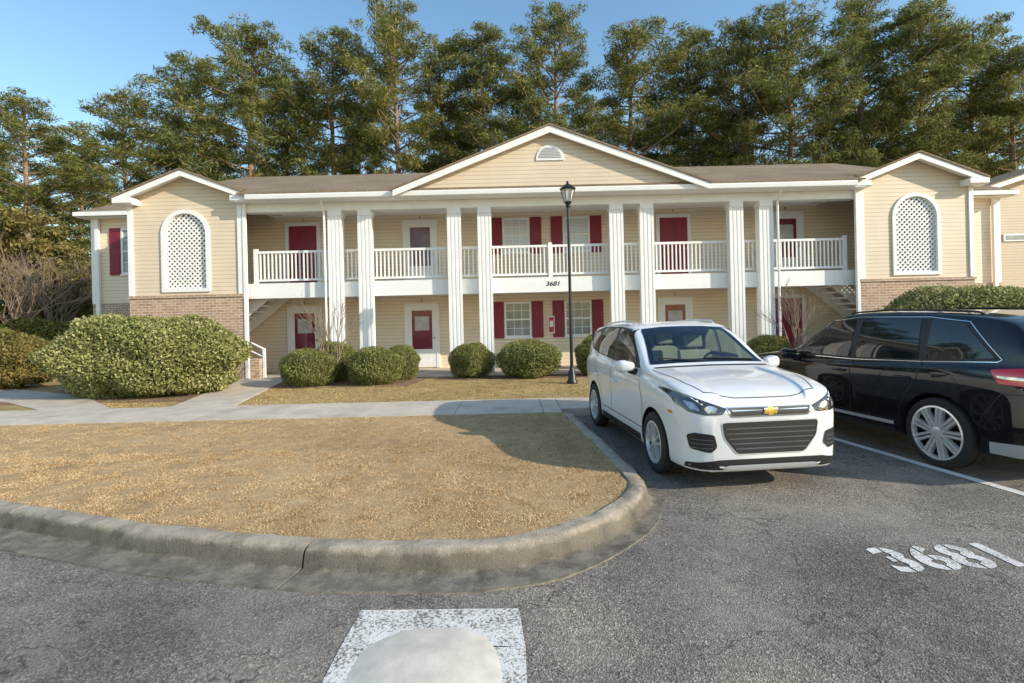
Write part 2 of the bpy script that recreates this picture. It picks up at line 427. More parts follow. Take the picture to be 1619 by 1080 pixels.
struct(MB().prism([(-2.1,13.55),(12.5,13.2),(14.5,14.3),(-2.1,14.3)], .0, .121, 'z').build('mulch_bed_right', M['mulch']))
struct(MB().prism([(-11.6,10.9),(-7.0,10.75),(-6.8,13.6),(-12,14)], .0, .1205, 'z').build('mulch_bed_left', M['mulch']))
def line(p, q, w):
    p = Vector(p); q = Vector(q); d = (q-p).normalized(); nn = Vector((-d.y,d.x))*w/2
    return [(*(p+nn),.004),(*(p-nn),.004),(*(q-nn),.004),(*(q+nn),.004)]
mb = MB(); mb.add(line((4.0,8.5),(4.80,3.45),.105), [(0,1,2,3)])
struct(mb.build('parking_line', M['paint']))
me = text_mesh('3681', .50, 0., .015)
bm = bmesh.new(); bm.from_mesh(me); bmesh.ops.remove_doubles(bm, verts=bm.verts[:], dist=.0002)
seen = set(); isl = []
for v0 in bm.verts:
    if v0.index in seen: continue
    st = [v0]; xs_ = []; seen.add(v0.index)
    while st:
        v = st.pop(); xs_.append(v.co.x)
        for e in v.link_edges:
            o_ = e.other_vert(v)
            if o_.index not in seen: seen.add(o_.index); st.append(o_)
    isl.append((min(xs_), max(xs_)))
for a, b in isl:                                   # bridges of the stencil
    if b-a > .2:
        c0 = (a+b)/2
        for q in (c0-.008, c0+.008):
            bmesh.ops.bisect_plane(bm, geom=bm.verts[:]+bm.edges[:]+bm.faces[:], plane_co=(q,0,0), plane_no=(1,0,0))
        bmesh.ops.delete(bm, geom=[f for f in bm.faces if abs(f.calc_center_median().x-c0) < .0078], context='FACES')
bm.to_mesh(me); bm.free()
me.materials.clear(); me.materials.append(M['paint_num'])
o = mobj('painted_bay_number', me); o.location = (2.95,3.31,.004); o.rotation_euler = (0,0,math.radians(3)); o.scale = (.96,.93,1)
tag(o, 'white 3681 stencilled on the dark asphalt of the parking bay', 'road marking')
def hump():
    mb = MB(); xc, hw, yend = -.465, .40, 2.83; nx = 30
    ys = np.r_[np.linspace(yend, yend-.42, 30), np.linspace(yend-.45, -6, 60)]
    for y in ys:
        for i in range(nx+1):
            x = -1+2*i/nx; dy = max(0, (y-(yend-hw))/hw)
            d = min(1, (abs(x)**2.4+dy**2.4)**(1/2.4))
            z = .042*(1-d**2.0)
            mb.v.append((xc+x*hw, y, z-.002+(.001*math.sin(x*9+y*13))))
    for j in range(len(ys)-1):
        for i in range(nx): a = j*(nx+1)+i; mb.f.append([a, a+1, a+nx+2, a+nx+1])
    return mb
o = hump().build('speed_hump', M['hump'], smooth=True)
tag(o, 'rounded pale concrete speed hump with a white painted outline at the road edge', 'speed bump')
mb = MB(); mb.add([(-.93,2.99,.004),(.0,2.97,.004),(.03,2.62,.004),(-.94,2.64,.004)], [(3,2,1,0)])
mb.add([(-.94,2.64,.004),(-.70,2.64,.004),(-.72,-6,.004),(-.94,-6,.004)], [(3,2,1,0)])
mb.add([(-.24,2.64,.004),(.03,2.62,.004),(.05,-6,.004),(-.22,-6,.004)], [(3,2,1,0)])
struct(mb.build('painted_outline', M['paint_worn']))

# ------------------------------------------------------------------ apartment building (local: x centred, y 0 = wing front)
BX, BY = 1.2, 14.9
B = thing('apartment_building', 'two storey tan apartment building with white columns and maroon shutters', 'building', (BX,BY,0))
yB = 2.1; DK = 2.93
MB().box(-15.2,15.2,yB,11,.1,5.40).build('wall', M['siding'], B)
for a, b in ((-15.23,-12.2),(12.2,15.23)): MB().box(a,b,yB-.04,yB-.002,.1,2.55).build('brick_base', M['brick'], B)
MB().box(-9.12,9.12,.34,yB-.003,2.56,DK).build('deck', M['white'], B)
MB().box(-9.14,9.14,.29,.337,2.50,DK+.02).build('fascia', M['white'], B)
MB().box(-9.09,9.09,-.33,yB-.002,5.285,5.32).build('porch_ceiling', M['soffit'], B)
MB().box(-9.08,9.08,.06,.40,5.04,5.283).build('beam', M['white'], B)
g = MB(); g.prism([(-.46,5.31),(-.44,5.29),(-.335,5.29),(-.335,5.44),(-.47,5.44),(-.475,5.41)], -8.75, 8.75, 'x'); g.build('gutter', M['white'], B)
for sx in (-1, 1):
    for cx in (6.38, 5.5, 2.85, 1.95):
        x = sx*cx; m = MB().box(x-.165,x+.165,.06,.40,.13,5.04)
        for k in (-.172,-.0575,.0575,.172): m.box(x+k-.034,x+k+.034,.049,.08,.32,4.87)
        m.box(x-.195,x+.195,.03,.425,.131,.32).box(x-.195,x+.195,.03,.425,4.87,5.038)
        for k in (-.11,.0,.11): m.box(x-.174,x+.174,.23+k-.034,.23+k+.034,.32,4.87)
        m.build('column', M['white'], B)
def rail(x0, x1, post=False, ends=False):
    y = .42; m = MB().box(x0,x1,y-.035,y+.035,3.86,3.93).box(x0,x1,y-.025,y+.025,3.02,3.08)
    nb = max(2, round((x1-x0)/.118))
    for i in range(nb):
        x = x0+(i+.5)*(x1-x0)/nb; m.box(x-.019,x+.019,y-.018,y+.018,3.08,3.86)
    if post:
        c = (x0+x1)/2; m.box(c-.055,c+.055,y-.055,y+.055,DK,4.0)
    if ends:
        c = x0+.05 if x0 < 0 else x1-.05; m.box(c-.055,c+.055,y-.055,y+.055,DK,4.0)
    m.build('railing', M['white'], B)
for sx in (-1, 1):
    for a, b, e in ((6.57,8.95,1),(5.69,6.19,0),(3.04,5.31,0),(2.14,2.66,0)):
        rail(min(sx*a,sx*b), max(sx*a,sx*b), False, bool(e))
rail(-1.76, 1.76, True)
def slab(m, q, t=.1):
    m.add([p for p in q]+[(p[0],p[1],p[2]-t) for p in q], [tuple(range(len(q))), tuple(range(2*len(q)-1, len(q)-1, -1))]+[(i,(i+1)%len(q),len(q)+(i+1)%len(q),len(q)+i) for i in range(len(q))])
m = MB()
RZ = 7.5; ry = lambda y: 5.50+(y+.45)/5.35*(RZ-5.50)
slab(m, [(-9.0,-.45,5.50),(9.0,-.45,5.50),(9.0,.6,ry(.6)),(-9.0,.6,ry(.6))], .05)
slab(m, [(-11.6,.6,ry(.6)),(11.6,.6,ry(.6)),(11.6,4.9,RZ),(-11.6,4.9,RZ)], .05)
slab(m, [(11.6,4.9,RZ+.01),(11.6,11.5,5.5),(-11.6,11.5,5.5),(-11.6,4.9,RZ+.01)], .05)
for s in (-1, 1):
    q = [(s*15.45,1.7,5.56),(s*11.6,1.7,5.56),(s*11.6,4.9,RZ-.02)]; slab(m, q if s > 0 else q[::-1], .06)
    q = [(s*15.45,1.7,5.56),(s*15.45,11.5,5.56),(s*11.6,11.5,5.5),(s*11.6,4.9,RZ-.02)]; slab(m, q if s < 0 else q[::-1], .06)
    m.add([(s*11.6,1.7,5.45),(s*11.6,.6,5.45),(s*11.6,.6,ry(.6)-.03),(s*11.6,4.9,RZ-.04)], [(0,1,2,3)])
R = m.build('roof', M['shingle'], B)
for s in (-1, 1):
    m = MB().box(min(s*12.45,s*15.47),max(s*12.45,s*15.47),1.62,1.72,5.41,5.54).box(min(s*12.45,s*15.45),max(s*12.45,s*15.45),1.72,yB+.01,5.38,5.398)
    m.box(min(s*15.37,s*15.47),max(s*15.37,s*15.47),1.73,11.4,5.41,5.54); m.build('side_gutter', M['white'], B)
    MB().box(min(s*14.93,s*15.05),max(s*14.93,s*15.05),yB-.14,yB-.05,.15,5.38).build('downspout', M['white'], B)
    MB().box(min(s*15.13,s*15.24),max(s*15.13,s*15.24),yB-.045,yB+.1,2.55,5.38).build('corner_trim', M['white'], B)
def gable(cx, hw, z0, z1, y0, y1, bd, parent, so=.45):
    m = MB()
    for s in (-1, 1):
        q = [(cx,y0,z1+.06),(cx,y1,z1+.06),(cx+s*(hw+.04),y1,z0+.045),(cx+s*(hw+.04),y0,z0+.045)]
        slab(m, q if s < 0 else q[::-1], .05)
    m.build('gable_roof', M['shingle'], parent)
    e = bd
    MB().prism([(cx-hw,z0-e),(cx-hw,z0),(cx,z1),(cx+hw,z0),(cx+hw,z0-e),(cx,z1-e*1.12)], y0+.03, y0+.09).build('rake_board', M['white'], parent)
    sm = MB()
    for s in (-1, 1):
        q = [(cx,y0+.09,z1-.06),(cx,y0+so,z1-.06),(cx+s*hw,y0+so,z0-.06),(cx+s*hw,y0+.09,z0-.06)]
        slab(sm, q if s < 0 else q[::-1], .02)
    sm.build('soffit', M['soffit'], parent)
gable(0, 4.50, 5.44, 7.17, -.60, 4.6, .17, B, .35)
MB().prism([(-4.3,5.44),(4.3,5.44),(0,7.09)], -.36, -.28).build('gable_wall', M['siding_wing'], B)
m = MB(); arc = [(.40*math.cos(t),6.28+.40*math.sin(t)) for t in np.linspace(0,PI,17)]
m.prism(arc+[(-.40,6.24),(.40,6.24)], -.39, -.362)
vent = m.build('gable_vent', M['white'], B)
m = MB()
for k in range(7):
    z = 6.31+k*.045; w = math.sqrt(max(.002,.33**2-(z-6.29)**2)); m.box(-w,w,-.405,-.392,z,z+.016)
m.build('louvre', M['grey_clad'], vent)
AZ0, AZS, AR = 2.82, 4.44, .61
def arch_pts(r, zb, zs, n=20): return [(-r,zb),(r,zb)]+[(r*math.cos(t),zs+r*math.sin(t)) for t in np.linspace(0,PI,n)]
for s in (-1, 1):
    cx = s*10.75; gx = s*10.66
    dx = gx-cx
    zt = lambda x: 6.19-abs(x-dx)*.39
    outer = [(-1.65,2.62),(1.65,2.62),(1.65,zt(1.65)),(dx,6.19),(-1.65,zt(-1.65))]
    hole = arch_pts(AR, AZ0, AZS)
    loops = [[Vector((x,z,0)) for x,z in outer],[Vector((x,z,0)) for x,z in hole]]
    flat = outer+hole; tri = tessellate_polygon(loops)
    m = MB(); m.add([(cx+x,0,z) for x,z in flat], tri); m.add([(cx+x,.14,z) for x,z in flat], tri)
    xo = cx+s*1.65
    m.box(min(xo,xo-s*.14),max(xo,xo-s*.14),.002,yB-.05,2.62,5.50)
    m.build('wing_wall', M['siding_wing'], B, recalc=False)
    m = MB().box(cx-1.67,cx+1.67,-.035,.14,.1,2.56); m.box(min(xo+s*.025,xo-s*.14),max(xo+s*.025,xo-s*.14),.142,yB-.05,.1,2.56)
    m.build('wing_brick', M['brick'], B)
    MB().box(cx-1.70,cx+1.70,-.07,.14,2.562,2.63).build('brick_sill', M['brick'], B)
    m = MB(); o1 = arch_pts(AR+.10, AZ0-.09, AZS, 28); i1 = arch_pts(AR-.01, AZ0+.01, AZS, 28); k = len(o1)
    vs = [(cx+x,-.045,z) for x,z in o1]+[(cx+x,-.045,z) for x,z in i1]+[(cx+x,-.001,z) for x,z in o1]+[(cx+x,.145,z) for x,z in i1]
    fs = []
    for i in range(k):
        j = (i+1) % k
        fs += [(i,j,k+j,k+i),(i,2*k+i,2*k+j,j),(k+i,k+j,3*k+j,3*k+i)]
    m.add(vs, fs); af = m.build('arch_frame', M['white'], B)
    m = MB()
    def inside(x, z): return (abs(x) <= AR and AZ0 <= z <= AZS) or (x*x+(z-AZS)**2 <= AR*AR and z > AZS)
    zc = (AZ0+AZS+AR)/2
    for sg, yy in ((1,.035),(-1,.05)):
        for kk in range(-22, 23):
            off = kk*.105; ts = []
            for t in np.linspace(-1.8, 1.8, 361):
                x = t*.7071-sg*off*.7071; z = zc+sg*t*.7071+off*.7071
                if inside(x, z): ts.append(t)
            if len(ts) > 3:
                a, b = ts[0], ts[-1]; w = .024
                def pt(t, q): return (cx+t*.7071-sg*(off+q)*.7071, zc+sg*t*.7071+(off+q)*.7071)
                m.prism([pt(a,-w),pt(b,-w),pt(b,w),pt(a,w)], yy, yy+.012)
    m.build('lattice', M['white'], af)
    xi = cx-s*1.65
    MB().box(min(xi-s*.03,xi+s*.11),max(xi-s*.03,xi+s*.11),-.04,.16,2.64,5.36).build('corner_trim', M['white'], B)
    MB().box(min(xo+s*.03,xo-s*.10),max(xo+s*.03,xo-s*.10),-.042,.16,2.64,5.36).build('corner_trim', M['white'], B)
    MB().box(min(xi-s*.14,xi-s*.05),max(xi-s*.14,xi-s*.05),-.06,.03,.15,5.28).build('downspout', M['white'], B)
    gable(gx, 1.95, 5.47, 6.23, -.36, 4.2, .15, B, .34)
    for e in (-1, 1):
        x0 = gx+e*1.42; x1 = gx+e*1.97
        m = MB().prism([(-.35,5.32),(-.30,5.29),(.0,5.29),(.0,5.465),(-.35,5.465)], min(x0,x1), max(x0,x1), 'x')
        m.build('eave_return', M['white'], B)
    m = MB()
    for i in range(15):
        x = s*(8.75+i*.23); z = DK-.02-(i+1)*.186; m.box(min(x,x+s*.25),max(x,x+s*.25),.75,1.95,z-.05,z)
    p0 = (s*8.62,2.90); p1 = (s*12.0,.17)
    for yy in (.70,1.96):
        m.prism([(p0[0],p0[1]-.36),(p1[0]-s*.4,p1[1]-.02),(p1[0],p1[1]+.1),(p0[0]+s*.15,p0[1]-.02)], yy, yy+.045)
    m.build('staircase', M['soffit'], B)
    m = MB().box(min(s*8.72,s*9.06),max(s*8.72,s*9.06),.10,.46,.131,.70); m.build('brick_pier', M['brick'], B)
    m = MB().tube([(s*9.05,.3,1.18),(s*8.66,.3,.98)], .028).box(min(s*8.63,s*8.70),max(s*8.63,s*8.70),.265,.335,.131,1.0).tube([(s*9.05,.3,.93),(s*8.68,.3,.74)], .02)
    m.build('handrail', M['white'], B)
    MB().box(s*8.6-.14,s*8.6+.14,1.1,1.3,5.17,5.284).build('porch_light', M['lantern_glass'], B)
for xx in (-6.66,6.68):
    m = MB().tube([(xx,-.3,5.3),(xx,-.02,4.95),(xx,-.02,.2)], .035); m.build('downspout', M['white'], B)
def door(x, z0, kind, num):
    y = yB; w = .47; h = 2.05
    m = MB().box(x-w-.11,x-w,y-.06,y-.001,z0,z0+h+.11).box(x+w,x+w+.11,y-.06,y-.001,z0,z0+h+.11).box(x-w,x+w,y-.061,y-.001,z0+h,z0+h+.112)
    d = m.build('door', M['white'], B)
    if kind == 'panel':
        p = MB().box(x-w+.01,x+w-.01,y-.03,y-.002,z0+.02,z0+h-.003)
        for a, b in ((.12,.72),(.86,1.42),(1.56,1.90)):
            for s in (-1, 1):
                xa, xb = sorted((x+s*.06, x+s*.38)); p.box(xa,xb,y-.041,y-.029,z0+a,z0+b); p.box(xa+.04,xb-.04,y-.05,y-.04,z0+a+.04,z0+b-.04)
        p.build('door_panel', M['maroon'], d)
    else:
        MB().box(x-w+.003,x-w+.13,y-.045,y-.002,z0+.02,z0+h-.003).box(x+w-.13,x+w-.003,y-.045,y-.002,z0+.02,z0+h-.003).box(x-w+.13,x+w-.13,y-.044,y-.002,z0+h-.13,z0+h-.003).box(x-w+.13,x+w-.13,y-.044,y-.002,z0+.02,z0+.62).box(x-w+.18,x+w-.18,y-.05,y-.044,z0+.12,z0+.52).build('storm_frame', M['white'], d)
        MB().box(x-w+.131,x+w-.131,y-.03,y-.003,z0+.621,z0+h-.131).build('storm_glass', M['storm_glass'] if kind == 'storm' else M['storm_glass_dim'], d)
        if kind == 'storm':
            MB().box(x-.24,x+.24,y-.034,y-.029,z0+1.25,z0+1.72).build('door_light', M['door_light'], d)
    MB().lathe([(.0,-.0),(.02,-.005),(.034,-.03),(.03,-.05),(.0,-.06)], (x+w-.07,y-.045,z0+1.0), 'y', 10).build('handle', M['brass'], d)
    me = text_mesh(num, .15); me.materials.clear(); me.materials.append(M['number'])
    o = mobj('unit_number', me, d); o.location = (x, y-.006, z0+h+.17); o.rotation_euler = (PI/2,0,0)
for x, lo, up, a, b in ((-8.15,'storm','panel','1','5'),(-4.22,'storm','dim','2','6'),(4.28,'storm','panel','3','7'),(8.06,'panel','storm','4','8')):
    door(x, .15, lo, a); door(x, DK+.01, up, b)
def shutter(x, z0, z1):
    m = MB().box(x-.19,x+.19,yB-.04,yB-.001,z0,z1)
    for a, b in ((z0+.07,(z0+z1)/2-.04),((z0+z1)/2+.04,z1-.07)):
        kk = int((b-a)/.05)
        for i in range(kk):
            z = a+i*(b-a)/kk; m.box(x-.14,x+.14,yB-.052,yB-.039,z,z+.03)
    m.build('shutter', M['maroon'], B)
def window(x, z0, z1, w, pane, sh=(1,1), mun=True):
    y = yB; t = .06
    m = MB().box(x-w,x-w+t,y-.055,y-.001,z0,z1).box(x+w-t,x+w,y-.055,y-.001,z0,z1).box(x-w+t,x+w-t,y-.054,y-.001,z1-t,z1).box(x-w+t,x+w-t,y-.054,y-.001,z0,z0+t)
    zm = (z0+z1)/2; m.box(x-w+t,x+w-t,y-.05,y-.001,zm-.025,zm+.025)
    if mun:
        for k in (-1, 1):
            xx = x+k*(w-t)/3; m.box(xx-.009,xx+.009,y-.034,y-.001,z0+t,z1-t)
        for zz in ((z0+zm)/2,(zm+z1)/2): m.box(x-w+t,x+w-t,y-.033,y-.001,zz-.009,zz+.009)
    wn = m.build('window', M['white'], B)
    MB().box(x-w+t+.001,x+w-t-.001,y-.022,y-.002,z0+t,z1-t).build('pane', pane, wn)
    MB().box(x-w-.03,x+w+.03,y-.08,y-.001,z0-.05,z0-.002).build('sill', M['white'], wn)
    if sh[0]: shutter(x-w-.21, z0-.03, z1+.02)
    if sh[1]: shutter(x+w+.21, z0-.03, z1+.02)
for x in (-1.0, 1.02):
    window(x, 1.10, 2.28, .45, M['pane']); window(x, 3.92, 5.10, .45, M['blind'], mun=(x < 0))
window(-13.82, 3.52, 5.05, .42, M['pane'])
c = MB().box(.0,.22,yB-.11,yB-.001,1.20,1.78).build('extinguisher_cabinet', M['white'], B)
MB().box(.03,.19,yB-.125,yB-.111,1.24,1.74).build('cabinet_door', M['red'], c)
MB().box(.055,.165,yB-.131,yB-.1255,1.42,1.62).build('label_plate', M['white'], c)
me = text_mesh('3681', .19, .25, .003); me.materials.clear(); me.materials.append(M['number'])
o = mobj('building_number', me, B); o.location = (.05,.282,2.68); o.rotation_euler = (PI/2,0,0); o.scale = (1.15,1,1)
N = thing('apartment_building', 'neighbouring tan sided building at the right edge behind the wing', 'building', (18.7,21,0))
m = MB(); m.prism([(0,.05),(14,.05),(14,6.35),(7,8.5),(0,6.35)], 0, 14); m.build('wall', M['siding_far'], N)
gable(7, 7.6, 6.22, 8.58, -.6, 14.6, .18, N, .55)
MB().box(-.62,.35,-.58,-.02,6.02,6.2).build('eave_return', M['white'], N)
MB().box(-.03,.10,-.04,.12,.1,6.0).build('corner_trim', M['white'], N)
for z0, z1 in ((4.45,4.75),(1.9,2.4)):
    w = MB().box(1.75,3.2,-.05,-.001,z0,z1).build('window', M['white'], N)
    MB().box(1.83,3.12,-.062,-.051,z0+.06,z1-.06).build('pane', M['pane'], w)

# ------------------------------------------------------------------ street lamp
L = thing('street_lamp', 'tall black lamp post with lantern standing on the grass before the columns', 'lamp', (1.42,12.25,.11))
MB().lathe([(.13,0),(.13,.06),(.10,.10),(.085,.28),(.06,.34),(.046,.4)], n=16).build('base', M['metal_dark'], L, True)
MB().tube([(0,0,.38),(0,0,4.28)], [.042,.034], 14).build('post', M['metal_dark'], L, True)
MB().lathe([(.036,4.26),(.065,4.28),(.045,4.33),(.085,4.37),(.095,4.40),(.0,4.40)], n=12).build('collar', M['metal_dark'], L, True)
hd = MB()
for k in range(6):
    a = 2*PI*k/6; hd.tube([(.09*math.cos(a),.09*math.sin(a),4.39),(.17*math.cos(a),.17*math.sin(a),4.70)], .01, 5)
hd.lathe([(.19,4.70),(.20,4.72),(.10,4.80),(.05,4.83),(.025,4.86),(.03,4.89),(.0,4.92)], n=12)
hd.build('lantern_frame', M['metal_dark'], L)
MB().lathe([(.075,4.41),(.15,4.695)], n=6).build('lantern_glass', M['lantern_glass'], L)

# ------------------------------------------------------------------ foliage
def quads(cen, size, asp):
    nn = len(cen); d = rng.normal(size=(nn,3)); d /= np.linalg.norm(d,axis=1)[:,None]
    e = rng.normal(size=(nn,3)); e -= (e*d).sum(1)[:,None]*d; e /= np.linalg.norm(e,axis=1)[:,None]
    sz = (size*rng.uniform(.6,1.3,nn))[:,None]
    f = np.cross(d, e); a = e*sz; b = f*sz*asp
    return np.stack([cen-a, cen-b*1.0, cen+a, cen+b*1.0], 1).reshape(-1,3)
def pine_variant(seed, mat, h=22., base=.36, rad=3.3, dens=1.0):
    global rng
    rng = np.random.default_rng(seed); r = random.Random(seed)
    tr = MB(); bx = [(0,0,0)]
    px = py = 0
    for i in range(1, 9):
        px += r.uniform(-.16,.16); py += r.uniform(-.16,.16); bx.append((px,py,h*.98*i/8))
    tr.tube(bx, [.27*(1-.9*i/8)+.02 for i in range(9)], 9)
    def axis(z):
        t = min(.999,z/(h*.98))*8; i = int(t); f_ = t-i
        return Vector(bx[i]).lerp(Vector(bx[i+1]), f_)
    cen = []
    nl = int(53*dens)
    lop = r.uniform(0, 2*PI)
    for i in range(nl):
        t = (i+r.random())/nl; z = h*(base+(1-base)*t)*.97
        env = (math.sin(PI*min(1,(t*.77+.19)))**.78)
        az = i*2.4+r.uniform(-.6,.6)
        ln = rad*env*r.uniform(.45,1.26)*(1+.22*math.cos(az-lop))+.32
        p0 = axis(z); el = math.radians(r.uniform(-4,22)+24*t)
        dv = Vector((math.cos(az)*math.cos(el),math.sin(az)*math.cos(el),math.sin(el)))
        p1 = p0+dv*ln*.6; p2 = p0+dv*ln+Vector((0,0,ln*.14))
        tr.tube([p0,p1,p2], [.06*(1-.5*t)+.02,.035,.012], 5)
        nc = max(3, int(ln*2.55))
        for j in range(nc):
            u = .33+.67*(j+r.random())/nc; q = p0.lerp(p2,u)
            s = .31*(1.15-.3*u)*r.uniform(.75,1.35)
            c = np.array([q.x+r.gauss(0,.31),q.y+r.gauss(0,.31),q.z+r.gauss(.1,.21)])
            m_ = 84
            dd = rng.normal(size=(m_,3)); dd /= np.linalg.norm(dd,axis=1)[:,None]
            cen.append(c+dd*(rng.random((m_,1))**.45)*np.array([s*2.0,s*2.0,s*1.08]))
    cen = np.concatenate(cen)
    V = quads(cen, .165, .17)
    tm = tr.build('tmp', M['bark'], None, True, False); tme = tm.data; bpy.data.objects.remove(tm)
    return tme, np_mesh('crown', V, 4, mat)
PV = [pine_variant(11, M['pine'], base=.38, rad=3.4), pine_variant(12, M['pine2'], base=.44, rad=3.2), pine_variant(13, M['pine'], base=.35, rad=3.75, dens=1.1),
      pine_variant(14, M['pine2'], base=.40, rad=3.5), pine_variant(15, M['pine'], base=.48, rad=3.4, dens=.95), pine_variant(16, M['pine2'], base=.29, rad=3.65, dens=1.15)]
def pine(px, top, Y, var, label, wid=1., rz=0., group='pine trees behind the apartment building'):
    X, Z = wp(px, top, Y)
    t = thing('pine_tree', label, 'tree', (X,Y,0.05), rz, group)
    s = Z/22.; t.scale = (wid*(.45+.55*s), wid*(.45+.55*s), s)
    mobj('trunk', PV[var][0], t); mobj('crown', PV[var][1], t)
pines = [
 (205,150,34,5,'shorter spreading pine above the far left roof corner',1.2),
 (318,95,37,1,'pine with a ragged top rising behind the left wing gable',1.1),
 (392,42,34,0,'tall pine just right of the left wing gable peak',1.1),
 (455,120,41,2,'pine half hidden between the two taller pines left of the entrance gable',1.0),
 (508,52,35,4,'tall pine above the first pair of columns from the left',1.15),
 (620,12,34,1,'very tall pine topping the frame left of the central gable',1.05),
 (690,62,37,3,'narrow pine directly left of the central gable slope',1.0),
 (765,42,35,0,'rounded pine rising behind the left slope of the central gable',1.1),
 (870,15,34,2,'tall broad pine centred right behind the gable peak and vent',1.0),
 (985,45,35,3,'broad pine over the right slope of the central gable',1.2),
 (1092,48,37,0,'pine above the right end of the central gable',1.05),
 (1168,42,35,1,'thin pine between the central gable and the tall right group',1.0),
 (1258,22,34,4,'tall pine with a bare lower trunk left of the right wing gable',1.2),
 (1362,4,35,2,'tallest dense pine rising left of the right wing gable peak',1.1),
 (1455,6,34,0,'tall pine straight above the right wing gable peak',1.15),
 (1528,48,37,1,'pine right of the right wing gable with sky showing through',1.1),
 (1600,66,34,3,'pine at the right edge above the neighbouring building',1.1),
 (275,195,44,2,'short back row pine low behind the left wing gable',1.0),
 (560,160,44,5,'back row pine in the gap left of the very tall pine',.9),
 (728,175,45,2,'back row pine low in the gap left of the central gable peak',.9),
 (822,140,44,5,'back row pine just left of the pine centred behind the gable peak',.9),
 (930,160,44,1,'back row pine just right of the pine centred behind the gable peak',.95),
 (1040,165,44,2,'back row pine filling the gap over the right gable slope',.9),
 (1130,165,44,5,'back row pine low behind the right end of the central gable',.9),
 (1310,130,43,5,'back row pine left of the tallest dense pine',.9),
 (1410,135,43,3,'back row pine between the two tallest pines at right',.95),
 (1566,160,43,5,'back row pine low above the neighbouring roof',.9)]
for i, (px, top, Y, var, lab, wd) in enumerate(pines): pine(px, top, Y, var, lab, wd, i*1.9)
pine(45,160,25,2,'full olive green pine at far left standing clear of the row',1.05,.6,'pines at far left'); pine(-40,190,27,5,'pine cut off by the left picture edge',1.05,1.6,'pines at far left')
pine(118,245,30,5,'short pine between the far left pine and the building corner',1.1,2.9,'pines at far left')
def blob_tree(name, label, cat, loc, h, trunk_r, lobes, mat, nleaf, size, group=None, lean=(0,0)):
    t = thing(name, label, cat, loc, 0, group)
    tr = MB(); top = Vector((lean[0],lean[1],h))
    tr.tube([(0,0,-.1),(lean[0]*.3,lean[1]*.3,h*.35),(lean[0]*.7,lean[1]*.7,h*.7),top], [trunk_r,trunk_r*.8,trunk_r*.5,trunk_r*.15], 9)
    cen = []
    for (x,y,z,rx,rz_) in lobes:
        tr.tube([(lean[0]*.5,lean[1]*.5,h*.45),((x+lean[0])*.5,(y+lean[1])*.5,z*.85),(x,y,z)], [trunk_r*.4,trunk_r*.25,.02], 6)
        k = int(nleaf/len(lobes)); sub = 16
        sc = rng.normal(size=(sub,3))*.6
        for c in sc:
            c = c/max(1,np.linalg.norm(c)); cc = np.array([x+c[0]*rx,y+c[1]*rx,z+c[2]*rz_])
            cen.append(cc+rng.normal(size=(k//sub,3))*np.array([rx*.19,rx*.19,rz_*.15]))
    tr.build('trunk', M['bark'], t, True, False)
    mobj('crown', np_mesh('crown', quads(np.concatenate(cen), size, .4), 4, mat), t)
    return t
X, _ = wp(28,300,22)
blob_tree('oak_tree', 'low vine covered tree with browning leaves at the left edge', 'tree', (X,22,.05), 6.5, .2,
   [(0,0,6,1.3,.9),(-1.1,0,4.9,1.3,.9),(1.1,0,4.6,1.2,.8),(.2,-.5,3.4,1.3,.8)], M['orange_leaf'], 14000, .11, lean=(.5,0))
X, _ = wp(108,400,21.5)
blob_tree('oak_tree', 'vine tangled low tree with browning leaves beside the far left building corner', 'tree', (X,21.5,.05), 4.6, .14,
   [(0,0,4.2,.9,.7),(-.8,0,3.2,.9,.7),(.5,0,3.0,.8,.7),(-.2,-.4,2.1,1.0,.7)], M['orange_leaf'], 9000, .09, lean=(.3,0))
def bare(mb, p, d, l, r, depth, rr, up=.15, spread=.5):
    mid = p+d*l*.5+Vector((rr.gauss(0,.05),rr.gauss(0,.05),0))*l; q = p+d*l
    mb.tube([p,mid,q], [r,r*.85,r*.65], 5)
    if depth == 0: return
    for _ in range(rr.choice((2,3,3))):
        nd = (d+Vector((rr.gauss(0,spread),rr.gauss(0,spread),rr.gauss(up,spread*.6)))).normalized()
        bare(mb, p.lerp(q, rr.uniform(.6,1)), nd, l*rr.uniform(.6,.85), r*.6, depth-1, rr, up, spread)
def bare_tree(name, label, loc, stems, l, r, depth, seed, group=None, spread=.5):
    rr = random.Random(seed); t = thing(name, label, 'tree' if 'tree' in name else 'shrub', loc, 0, group)
    for i in range(stems):
        m = MB(); d = Vector((rr.gauss(0,.18),rr.gauss(0,.18),1)).normalized()
        bare(m, Vector((rr.uniform(-.1,.1),rr.uniform(-.1,.1),-.05)), d, l, r, depth, rr, .2, spread); m.build('stem', M['twig'], t, False, False)
X, Y = gp(545,600,.12); bare_tree('crape_myrtle_tree', 'small bare branched tree between the round bushes left of the second column', (X,13.2,.1), 4, .88, .026, 4, 3, None, .34)
X = wp(1258,500,13.4)[0]; bare_tree('crape_myrtle_tree', 'small bare branched tree behind the gap between the two cars', (X,13.4,.1), 5, .92, .025, 4, 5, None, .34)
for i, (px, Y, sd, lab) in enumerate(((70,20,21,'bare tangled saplings below the far left pine'),(120,22,22,'bare leafless sapling beside the far left building corner'),(20,19,23,'bare leafless sapling nearest the left picture edge'))):
    bare_tree('sapling_tree', lab, (wp(px,500,Y)[0],Y,.05), 5, 1.9, .05, 4, sd)
